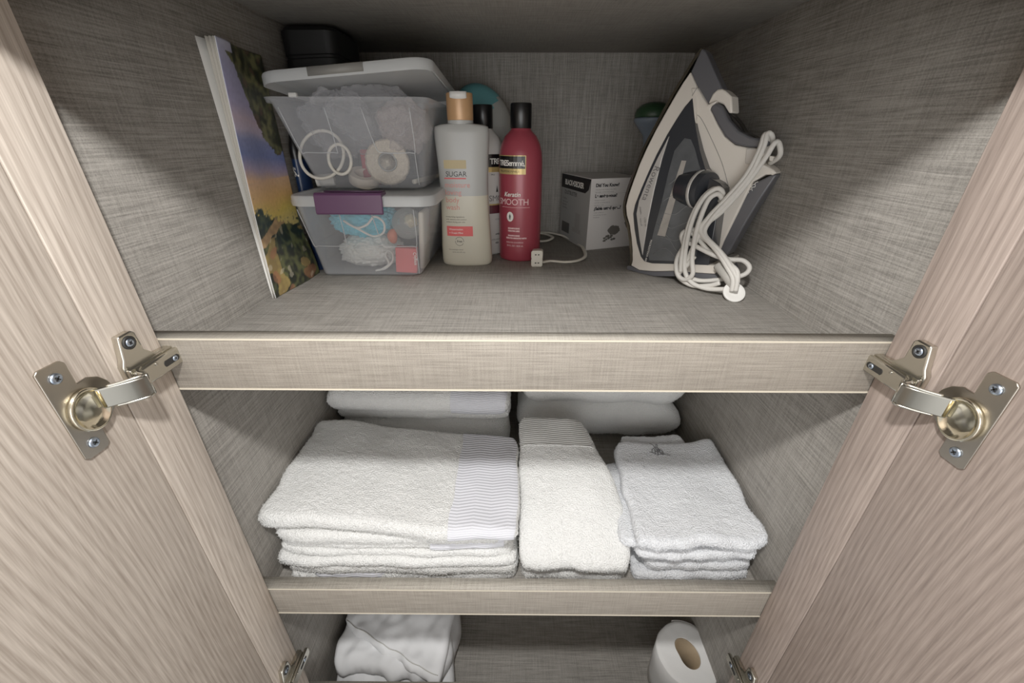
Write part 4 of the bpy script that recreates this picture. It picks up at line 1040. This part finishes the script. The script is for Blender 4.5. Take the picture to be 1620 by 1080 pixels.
txt = [('Did You Know?', .009, .1090, .0074, dict(bold=.0004)), ('Le saviez-vous?', .009, .0915, .0074, dict(bold=.0004)), ('\u00bfSab\u00eda usted que...?', .009, .0705, .0074, dict(bold=.0004))]
printing('front_text', txt, ff, M_ink, ct)
lines = ['Cleaning up dry messes is easy with a', 'lightweight cordless hand vacuum', 'Nettoyer les petits', 'ramasser les saletes avec un', 'aspirateur a main', 'Limpiar es facil con', 'una aspiradora de mano', 'inalambrica']
ys = [.1035, .0995, .0860, .0820, .0780, .0650, .0610, .0570]
printing('small_text', [(s_, .009, y, .0028, {}) for s_, y in zip(lines, ys)]+[(None, .009, .0974, .075, .0976), (None, .009, .0764, .075, .0766)], ff, M_inkgrey, ct)
# grey picture of the appliance nozzle at the lower right
bm = bmesh.new(); rnd = random.Random(4)
def blob(cx_, cy_, rx, ry, n=24, j=.12): bm.faces.new([bm.verts.new(ff(cx_+rx*(1+j*rnd.uniform(-1, 1))*math.cos(2*PI*i/n), cy_+ry*(1+j*rnd.uniform(-1, 1))*math.sin(2*PI*i/n))) for i in range(n)])
blob(.056, .0330, .0130, .0085)
for i in range(12): blob(.036+.022*rnd.random(), .012+.012*rnd.random(), .0030, .0022, 8, .3)
for a, b in (((.060, .028), (.100, .052)),):
    d = Vector((b[0]-a[0], b[1]-a[1])).normalized(); nn = Vector((-d.y, d.x))*.006
    for k0, k1 in ((.50, .62), (.68, .98)):
        p = Vector(a)+d*.0466*k0; r_ = Vector(a)+d*.0466*k1; bm.faces.new([bm.verts.new(ff(*v_)) for v_ in (p-nn, r_-nn, r_+nn, p+nn)])
obj('front_picture', bm, mat('mid_grey_ink', (96, 92, 86), .6), ct, smooth=False)

# ------------------------------------------------------------------ white cable with a small connector
ec = thing('extension_cord', 'white flat cable coiled on the shelf with a small two-slot connector', 'cord', (.06, .70, Z1))
zc0 = Z1+.0034
cab = [(.046, .6480), (.060, .6560), (.0835, .6500), (.105, .6590), (.1215, .6850), (.1265, .7300), (.1240, .7750), (.105, .8350), (.080, .8700), (.052, .8760), (.030, .8450), (.028, .8050), (.045, .7880), (.064, .7920), (.077, .8200), (.062, .8520), (.035, .8600), (.015, .8200), (.005, .770)]
bm = bmesh.new(); add_tube(bm, [(x, y, zc0+.0022*(i > 9)) for i, (x, y) in enumerate(cab)], .0031, 10, sm=8, flat=.62, up=(0, 0, 1)); obj('cable', bm, M_offwhite, ec)
bm = bmesh.new(); add_prism(bm, [(.0360+.0092*c_, .6315-.0005, Z1+.0136+.0132*s__) for c_, s__ in ((-.8, -1), (.8, -1), (1, -.8), (1, -.15), (.9, 0), (1, .15), (1, .8), (.8, 1), (-.8, 1), (-1, .8), (-1, .15), (-.9, 0), (-1, -.15), (-1, -.8))], [(.0385+.0085*c_, .6520, Z1+.0126+.0122*s__) for c_, s__ in ((-.8, -1), (.8, -1), (1, -.8), (1, -.15), (.9, 0), (1, .15), (1, .8), (.8, 1), (-.8, 1), (-1, .8), (-1, .15), (-.9, 0), (-1, -.15), (-1, -.8))])
cn = obj('connector', bm, M_offwhite, ec); sharp(cn, 40); bevel(cn, .0016, 3)
bm = bmesh.new()
for zz_ in (.0200, .0068):
    for xx in (-.0032, .0014):
        add_box(bm, (.0360+xx, .6304, Z1+zz_-.0006), (.0360+xx+.0024, .6320, Z1+zz_+.0010))
obj('slot', bm, M_dark, cn, smooth=False)
# ------------------------------------------------------------------ steam iron outlines, metres in its own plane (along, up, half thickness)
I_SOLE = [(.0357,.2857,.0041),(.0295,.277,.0061),(.0216,.2599,.0101),(.0133,.2422,.0141),(.005,.2222,.0183),(-.0034,.1998,.0227),(-.0124,.1762,.027),(-.0184,.1533,.0308),(-.0233,.1312,.0341),(-.0269,.1101,.0369),(-.0277,.094,.0388),(-.0231,.0781,.0405),(-.015,.0645,.0417),(-.008,.0468,.0431),(-.0028,.0286,.0442),(.0008,.0156,.0447),(-.0014,.0044,.045)]
I_BASE = [(-.0038,.0055,.045),(.0021,.0076,.0449),(.0181,.0031,.045),(.0426,.0066,.0449),(.0726,.0141,.0448),(.1011,.0179,.0446),(.1275,.0221,.0445),(.1319,.02,.0446),(.1323,.016,.0447),(.1026,.011,.0448),(.074,.0073,.0449),(.0437,.0006,.045),(.0171,-.0039,.045),(-.0022,.001,.045)]
I_SKIRT = [(.0292,.2601,.0101),(.0227,.2487,.0127),(.016,.2334,.016),(.0083,.2146,.0198),(.0001,.1942,.0238),(-.0078,.1709,.0279),(-.0136,.1502,.0313),(-.018,.1281,.0345),(-.0217,.1077,.0372),(-.0227,.0927,.039),(-.0187,.0801,.0403),(-.0105,.0658,.0416),(-.0038,.0475,.0431),(.0014,.0294,.0441),(.0037,.0162,.0447),(.0021,.008,.0449),(.0181,.0035,.045),(.0425,.007,.0449),(.0725,.0144,.0447),(.101,.0182,.0446),(.1274,.0224,.0445),(.1277,.0345,.0439),(.1167,.0322,.044),(.1115,.0328,.044),(.0904,.0628,.0419),(.0732,.1252,.0349),(.0575,.1846,.0255),(.0442,.2403,.0145)]
I_TANK = [(.0411,.2307,.0177),(.034,.2211,.0197),(.0274,.2082,.0223),(.0188,.1889,.0259),(.0104,.1656,.03),(.0033,.1412,.0338),(-.0028,.1174,.0372),(-.0074,.0962,.0398),(-.0076,.0838,.0411),(-.0011,.0629,.0431),(.0074,.042,.0446),(.0171,.0249,.0456),(.0245,.0187,.0458),(.037,.0183,.0458),(.0709,.0246,.0456),(.099,.0294,.0453),(.1171,.0325,.0452),(.1115,.0982,.0395),(.1133,.1166,.0373),(.1109,.1283,.0357),(.1047,.1337,.0349),(.0923,.1388,.0342),(.0811,.15,.0325),(.0688,.1702,.0292),(.0572,.1933,.0251),(.0494,.2106,.0218)]
I_GLASS = [(.0539,.1831,.028),(.0451,.1845,.0277),(.0354,.1694,.0304),(.034,.1414,.0348),(.0338,.1057,.0396),(.0312,.0678,.0437),(.0289,.0311,.0463),(.0326,.0225,.0467),(.0705,.029,.0464),(.0982,.0346,.0461),(.0962,.0964,.0407),(.0856,.1354,.0357),(.0718,.1556,.0326),(.0618,.173,.0297)]
I_WEDGE = [(.0229,.1868,.0277),(.0202,.1597,.0324),(.0188,.121,.0381),(.0187,.0802,.0429),(.0204,.0273,.0468),(.0108,.0503,.0455),(-.0015,.0847,.0424),(-.0013,.1022,.0405),(.0053,.1316,.0366),(.0135,.1595,.0324)]
I_NOSE = [(.0385,.2842),(.045,.2789),(.0607,.2568),(.0774,.2341),(.059,.2225),(.0425,.2421),(.0292,.2602)]
I_HANDLE = [(.0401,.2319),(.0356,.2421),(.0446,.2415),(.0615,.2221),(.0686,.2254),(.073,.2265),(.067,.2172),(.079,.2003),(.0915,.1862),(.1057,.1771),(.121,.1745),(.1374,.1743),(.14,.1579),(.1564,.1509),(.1593,.1471),(.1551,.1458),(.1483,.1453),(.1364,.1362),(.128,.0974),(.12,.0637),(.1157,.0387),(.1068,.0244),(.1032,.0327),(.1074,.0752),(.1066,.1077),(.1046,.1232),(.0977,.1319),(.0852,.1372),(.0743,.1489),(.0631,.1698),(.0531,.1934),(.0468,.2108)]
I_GRIP = [(.0669,.2166),(.0684,.2212),(.0748,.2231),(.0811,.2194),(.0927,.2042),(.1074,.1923),(.1234,.1855),(.1422,.1841),(.1456,.1772),(.1386,.1749),(.1217,.1751),(.1064,.1779),(.0924,.1862),(.08,.2003)]
I_GRIPBACK = [(.0747,.2186),(.0828,.217),(.0956,.2071),(.1032,.2001),(.1115,.1904),(.1302,.1839),(.119,.1836),(.1033,.1877),(.0885,.1989)]
I_BUTTON = [(.0603,.2232),(.064,.2347),(.0687,.2385),(.0741,.2387),(.0788,.2365),(.0875,.23),(.0928,.2125),(.0887,.212),(.0805,.2215),(.0717,.2251)]
I_HEEL = [(.1545,.1456),(.1601,.1462),(.1497,.118),(.1414,.0926),(.1348,.0691),(.1272,.0413),(.1151,.0382),(.1145,.0556),(.1211,.0835),(.1296,.113),(.1376,.1347)]
I_PLATE = [(.1203,.1734),(.1364,.1738),(.138,.1545),(.1229,.1572)]
I_WING = [(.1437,.1525),(.1562,.1509),(.1597,.1478),(.1557,.1453),(.1484,.1472)]
I_CATCH = [(.1446,.1662),(.1517,.1653),(.1521,.1595),(.1461,.1607)]
I_CORD_A = [(.1459,.1575,.0),(.1572,.1666,.012),(.1557,.1787,.02),(.1523,.18,.026),(.147,.164,.028),(.1345,.133,.034),(.1192,.1029,.046),(.1072,.0868,.054),(.1,.067,.058),(.0939,.0389,.058),(.0915,.0203,.056)]
I_CORD_B = [(.1409,.1658,.0),(.1457,.1798,.012),(.145,.1883,.02),(.1414,.189,.024),(.1421,.1746,.028),(.1364,.1458,.032),(.1233,.118,.042),(.1115,.095,.052),(.1082,.0748,.058),(.1322,.0567,.06),(.1507,.0398,.062),(.1612,.028,.064),(.1637,.0132,.066)]
I_CORD_B2 = [(.1381,.1657,.0),(.1414,.1797,.012),(.141,.1883,.02),(.1387,.1872,.024),(.1385,.1719,.028),(.1322,.1455,.032),(.1189,.1176,.042),(.1063,.0943,.052),(.1028,.0771,.058),(.1292,.0561,.06),(.1464,.0389,.062),(.1567,.0269,.064),(.1597,.0121,.066)]
I_CORD_C = [(.107,.1153,.03),(.1128,.1234,.04),(.1079,.129,.048),(.0974,.12,.052),(.0904,.1006,.056),(.0884,.0752,.06),(.0899,.0457,.062),(.0946,.0223,.062),(.1071,.0093,.062),(.1282,.0064,.062),(.1512,.0116,.062)]
I_CORD_D = [(.1053,.1089,.03),(.1125,.1168,.04),(.1093,.1226,.048),(.1024,.1156,.054),(.0986,.0924,.058),(.0984,.0673,.062),(.1013,.0415,.064),(.1061,.0218,.064),(.0961,.0113,.062),(.0841,.0159,.06),(.0785,.0322,.058),(.0816,.0482,.056),(.0911,.0645,.052)]
I_CORD_D2 = [(.1079,.1284,.04),(.1021,.127,.048),(.0935,.116,.052),(.0868,.0939,.056),(.0851,.0648,.06),(.0865,.0381,.062),(.088,.0204,.06)]
I_CORD_E = [(.0847,.054,.056),(.078,.0664,.056),(.0824,.0738,.056),(.0962,.069,.054),(.1164,.052,.05),(.1382,.0451,.044),(.154,.0448,.036),(.1637,.0368,.034),(.1586,.026,.036),(.1352,.0165,.044),(.1134,.0121,.054),(.0961,.0158,.06)]
I_CORD_G = [(.0893,.0778,.054),(.1081,.0677,.054),(.1302,.0553,.054),(.147,.0431,.058),(.1584,.0367,.062),(.1629,.0235,.064)]
I_CORD_H = [(.1023,.0444,.06),(.0948,.0307,.06),(.0857,.0177,.058),(.0871,.0107,.058),(.1071,.0052,.06),(.1297,.0109,.06),(.1413,.0172,.06)]
I_CORD_I = [(.0896,.0602,.058),(.1033,.0556,.056),(.1218,.0497,.054),(.1404,.045,.05)]
IO = Vector((.1812+.042*.714, .618+.042*.70, Z1+.0006)); IA = Vector((.70, -.714, 0)); IN = Vector((-.714, -.70, 0))
def ip(a, b, w): return IO+IA*a+IN*w+Vector((0, 0, b))
iron = thing('steam_iron', 'white and grey steam iron standing on its heel with its cord wrapped round it', 'iron', tuple(IO+IA*.06))
M_iw = mat('iron_white', (222, 214, 202), .3); M_ig = mat('iron_grey', (84, 84, 88), .35); M_id = mat('iron_dark', (44, 46, 50), .22)
M_il = mat('iron_silver', (196, 192, 186), .3, .2); M_sole = mat('soleplate_steel', (120, 116, 106), .25, 1)
def ipoly(name, pts, w=None, m=M_iw, bev=.0015, parent=None, wb=None, side=1):
    F = []; B = []
    for p in pts:
        ww = p[2] if len(p) > 2 else w
        F.append(ip(p[0], p[1], ww)); B.append(ip(p[0], p[1], (-ww if wb is None else wb if not callable(wb) else wb(ww))))
    bm = bmesh.new(); add_prism(bm, F, B); o = obj(name, bm, m, parent or iron); sharp(o, 35)
    if bev: bevel(o, bev, 3, 50)
    return o
# soleplate: a curved plate following the nose-to-heel profile, wide at the heel and pointed at the tip
sp_ = spline([(a, b, w) for a, b, w in I_SOLE], 4)
bm = bmesh.new(); rows = []
for i, p in enumerate(sp_):
    q0 = sp_[max(i-1, 0)]; q1 = sp_[min(i+1, len(sp_)-1)]; d = Vector((q1.x-q0.x, q1.y-q0.y)).normalized(); nn = Vector((-d.y, d.x))
    row = []
    for w_, off in ((1, 0), (.4, -.0003), (-.4, -.0003), (-1, 0)): row.append(bm.verts.new(ip(p.x+nn.x*off, p.y+nn.y*off, p.z*w_)))
    for w_ in (-1, 1): row.append(bm.verts.new(ip(p.x+nn.x*.0038, p.y+nn.y*.0038, p.z*w_)))
    rows.append(row)
for a, b in zip(rows, rows[1:]):
    for k in range(6): bm.faces.new((a[k], a[(k+1) % 6], b[(k+1) % 6], b[k]))
bm.faces.new(rows[0]); bm.faces.new(rows[-1][::-1])
sharp(obj('soleplate', bm, M_sole, iron), 40)
ipoly('heel_base', [(a, max(0, b), w+.0006) for a, b, w in I_BASE], m=M_ig, bev=0)
ipoly('body_shell', I_SKIRT, m=M_iw)
tank = ipoly('water_tank', I_TANK, m=M_id, bev=.001)
def wshift(d): return lambda w_: w_-d
gl = ipoly('tank_window', I_GLASS, m=mat('smoky_glass', (82, 84, 86), .08, var=(45, .5)), bev=0, parent=tank, wb=wshift(.003))
def W_(b): t_ = max(0, min(1, b/.29)); return .042*(1-t_**1.7)+.003
# pale water gauge strip behind the smoky window
bm = bmesh.new(); gp = [(.049, .158), (.0555, .158), (.0500, .060), (.0380, .060)]
bm.faces.new([bm.verts.new(ip(a, b, W_(b)+.0034)) for a, b in gp]); obj('gauge_strip', bm, mat('gauge_grey', (164, 158, 150), .3, var=(120, .2)), tank, smooth=False)
bm = bmesh.new()
for k in range(7):
    y0 = .034+.016*k; pts_ = [(.038+.0045*math.sin(k*2.1)+.052*t_, y0+.010*math.sin(k+5*t_)) for t_ in (0, .3, .6, 1)]
    add_tube(bm, [ip(a, b, W_(b)+.0024) for a, b in pts_], .0004, 4, sm=4)
obj('water_mark', bm, mat('water_mark_grey', (128, 130, 130), .3), tank)
wd = ipoly('side_panel', I_WEDGE, m=M_il, bev=.0006, wb=wshift(.002))
ipoly('nose_cover', I_NOSE, .010, M_ig, .002)
hd = ipoly('handle', I_HANDLE, .016, M_iw, .0025)
ipoly('grip', I_GRIP, .0185, M_ig, .003, hd)
ipoly('grip_underside', I_GRIPBACK, .008, M_black, .001, hd)
ipoly('end_plate', I_PLATE, .0172, M_il, .0006, hd)
bt = ipoly('steam_button', I_BUTTON, .012, M_iw, .003)
hl = ipoly('heel_cover', I_HEEL, .0135, M_ig, .002)
ipoly('heel_wing', I_WING, .0150, M_iw, .001, hl)
ipoly('catch', I_CATCH, .008, M_iw, .001, hd)
# seam lines on the handle
bm = bmesh.new(); add_tube(bm, [ip(a, b, .0163) for a, b in ((.0440, .2130), (.0560, .2080), (.0760, .1830), (.0950, .1560), (.1090, .1300))], .0004, 5)
add_tube(bm, [ip(a, b, .0163) for a, b in ((.0445, .2415), (.0400, .2330))], .0004, 5, sm=0)
obj('seam_line', bm, mat('seam_grey', (150, 146, 140), .6), hd)
# dial facing along the handle hole
dc = ip(.0840, .1235, .030); dax = (IA*1.0+IN*.35).normalized()
dl = lathe('temperature_dial', [(.0235, -.030), (.0245, -.012), (.0245, .002), (.0225, .007), (.0, .009)], M_id, iron, c=tuple(dc), axis=tuple(dax), seg=40)
bm = bmesh.new(); add_lathe(bm, [(.0245, -.006), (.0252, -.0055), (.0252, -.0015), (.0245, -.001)], 40, dc, dax); obj('dial_ring', bm, M_il, dl)
# steam symbol on the heel and lettering on the side panel
bm = bmesh.new()
for k in range(4):
    c0 = (.1400-.0032*k, .1300-.0030*k); add_tube(bm, [ip(c0[0]+x, c0[1]+y, .0140) for x, y in ((-.002, -.004), (-.0035, 0), (0, .001), (-.001, .005), (.002, .007))], .0004, 5, sm=4)
obj('steam_symbol', bm, M_inkwhite, hl)
# the word runs down the panel, tilted with it
t0 = Vector((.0158, .1500)); t1 = Vector((.0070, .1060)); dv = (t1-t0).normalized(); dn = Vector((-dv.y, dv.x))
def ft(x, y):
    p = t0+dv*x+dn*y; return tuple(ip(p.x, p.y, W_(p.y)+.0036))
printing('printed_text', [('Rowenta', 0, -.0030, .0125, dict(spacing=1.05))], ft, M_inkgrey, wd)
s0 = Vector((.0030, .0950)); dv2 = Vector((.35, -1)).normalized(); dn2 = Vector((-dv2.y, dv2.x))
def ft2(x, y):
    p = s0+dv2*x+dn2*y; return tuple(ip(p.x, p.y, W_(p.y)+.0036))
printing('small_text', [('steam', 0, -.001, .0045, {}), ('auto off', .016, -.002, .0035, {}), ('1700 W', .016, .004, .0040, {})], ft2, M_inkgrey, wd)
s1 = Vector((.0330, .0520)); dv3 = Vector((-.09, -1)).normalized(); dn3 = Vector((-dv3.y, dv3.x))
def ft3(x, y):
    p = s1+dv3*x+dn3*y; return tuple(ip(p.x, p.y, W_(p.y)+.0030))
printing('tank_text', [('MICROSTEAM 400', 0, -.004, .0038, dict(spacing=1.1))], ft3, M_inkwhite, tank)
# the cord
M_cord = mat('light_grey_cord', (208, 204, 196), .6, bump=(1200, .5, .0006))
cord = None
for k, C_ in enumerate((I_CORD_A, I_CORD_B, I_CORD_B2, I_CORD_C, I_CORD_D, I_CORD_D2, I_CORD_E, I_CORD_G, I_CORD_H, I_CORD_I)):
    pass
cu_ = [I_CORD_A, I_CORD_B, I_CORD_B2, I_CORD_C, I_CORD_D, I_CORD_D2, I_CORD_E, I_CORD_G, I_CORD_H, I_CORD_I]
bm = bmesh.new()
for k, C_ in enumerate(cu_):
    pts = []
    for a, b, w in C_:
        p = ip(a, b, w); p.z = max(p.z, Z1+.0034); p.x = min(p.x, XR-.0045); pts.append(p)
    P_ = spline(pts, 8)
    for p in P_: p.z = max(p.z, Z1+.0032)
    add_tube(bm, P_, .0030, 9, sm=0)
cord = obj('power_cord', bm, M_cord, iron)
# cord bushing and the round plug lying in front
pc_ = Vector((.2805, .4900, Z1+.0080)); pax = Vector((-.10, -.72, .69)).normalized()
a0 = ip(.1313, .0365, .050); bm = bmesh.new()
pth = spline([a0, a0.lerp(pc_, .5)+Vector((0, -.004, .003)), pc_+Vector((.001, .006, .006))], 14)
add_tube(bm, pth, lambda t_: .0068-.0018*t_+.00035*math.sin(t_*95), 14, sm=0); obj('cord_bushing', bm, mat('grey_rubber', (166, 162, 154), .6), cord)
lathe('plug', [(.0108, -.0035), (.0128, -.0025), (.0135, -.0005), (.0132, .0010), (.0110, .0018), (.0075, .0006), (0, .0004)], M_white, cord, c=tuple(pc_+Vector((0, 0, .0022))), axis=tuple(pax), seg=40)

# ------------------------------------------------------------------ light
def area(name, loc, size, power, col, target=None, shape='DISK', sy=None):
    l = bpy.data.lights.new(name, 'AREA'); l.shape = shape; l.size = size; l.energy = power; l.color = col
    if sy: l.size_y = sy
    o = bpy.data.objects.new(name, l); COL.objects.link(o); o.location = loc
    d = Vector(target)-Vector(loc) if target else Vector((0, 0, -1)); o.rotation_euler = d.to_track_quat('-Z', 'Y').to_euler(); return o
area('ceiling_light', (-.03, .008, 1.757), .05, 4.0, (1, .98, .955), (0, .45, 1.15))
area('room_fill', (-.1, -.95, 1.45), 1.0, 6.0, (1, .99, .985), (0, .7, 1.42))
area('low_room_fill', (.1, -.9, .75), 1.0, 2.0, (.96, .98, 1), (0, .5, 1.0))
w = bpy.data.worlds.new('room'); sc.world = w; w.use_nodes = True; nt = w.node_tree; bg = nt.nodes['Background']
tc = nt.nodes.new('ShaderNodeTexCoord'); sp = nt.nodes.new('ShaderNodeSeparateXYZ'); nt.links.new(tc.outputs['Generated'], sp.inputs[0])
r = nt.nodes.new('ShaderNodeValToRGB'); mr = nt.nodes.new('ShaderNodeMapRange'); mr.inputs[1].default_value = -1
nt.links.new(sp.outputs[2], mr.inputs[0]); nt.links.new(mr.outputs[0], r.inputs[0]); nt.links.new(r.outputs[0], bg.inputs[0])
e = r.color_ramp.elements; e[0].position = 0; e[0].color = (.30, .30, .29, 1); e[1].position = 1; e[1].color = (1.0, .98, .95, 1)
q_ = r.color_ramp.elements.new(.5); q_.color = (.58, .57, .55, 1)
bg.inputs[1].default_value = .78

# ------------------------------------------------------------------ camera
f, pitch, yaw, roll_ = 640.34, .47104, .0049, .00234
cam = bpy.data.cameras.new('camera'); cam.sensor_width = 36; cam.sensor_fit = 'HORIZONTAL'; cam.lens = 36*f/1620; cam.clip_start = .02
co = bpy.data.objects.new('camera', cam); COL.objects.link(co)
F = Vector((0, math.cos(pitch), -math.sin(pitch))); U = Vector((0, math.sin(pitch), math.cos(pitch))); R_ = Vector((1, 0, 0))
Rz = Matrix.Rotation(yaw, 3, 'Z'); F, U, R_ = Rz @ F, Rz @ U, Rz @ R_
c_, s_r = math.cos(roll_), math.sin(roll_); R2 = R_*c_+U*s_r; U2 = U*c_-R_*s_r
M4 = Matrix((R2, U2, -F)).transposed().to_4x4(); M4.translation = Vector((0, 0, 1.5)); co.matrix_world = M4
sc.camera = co
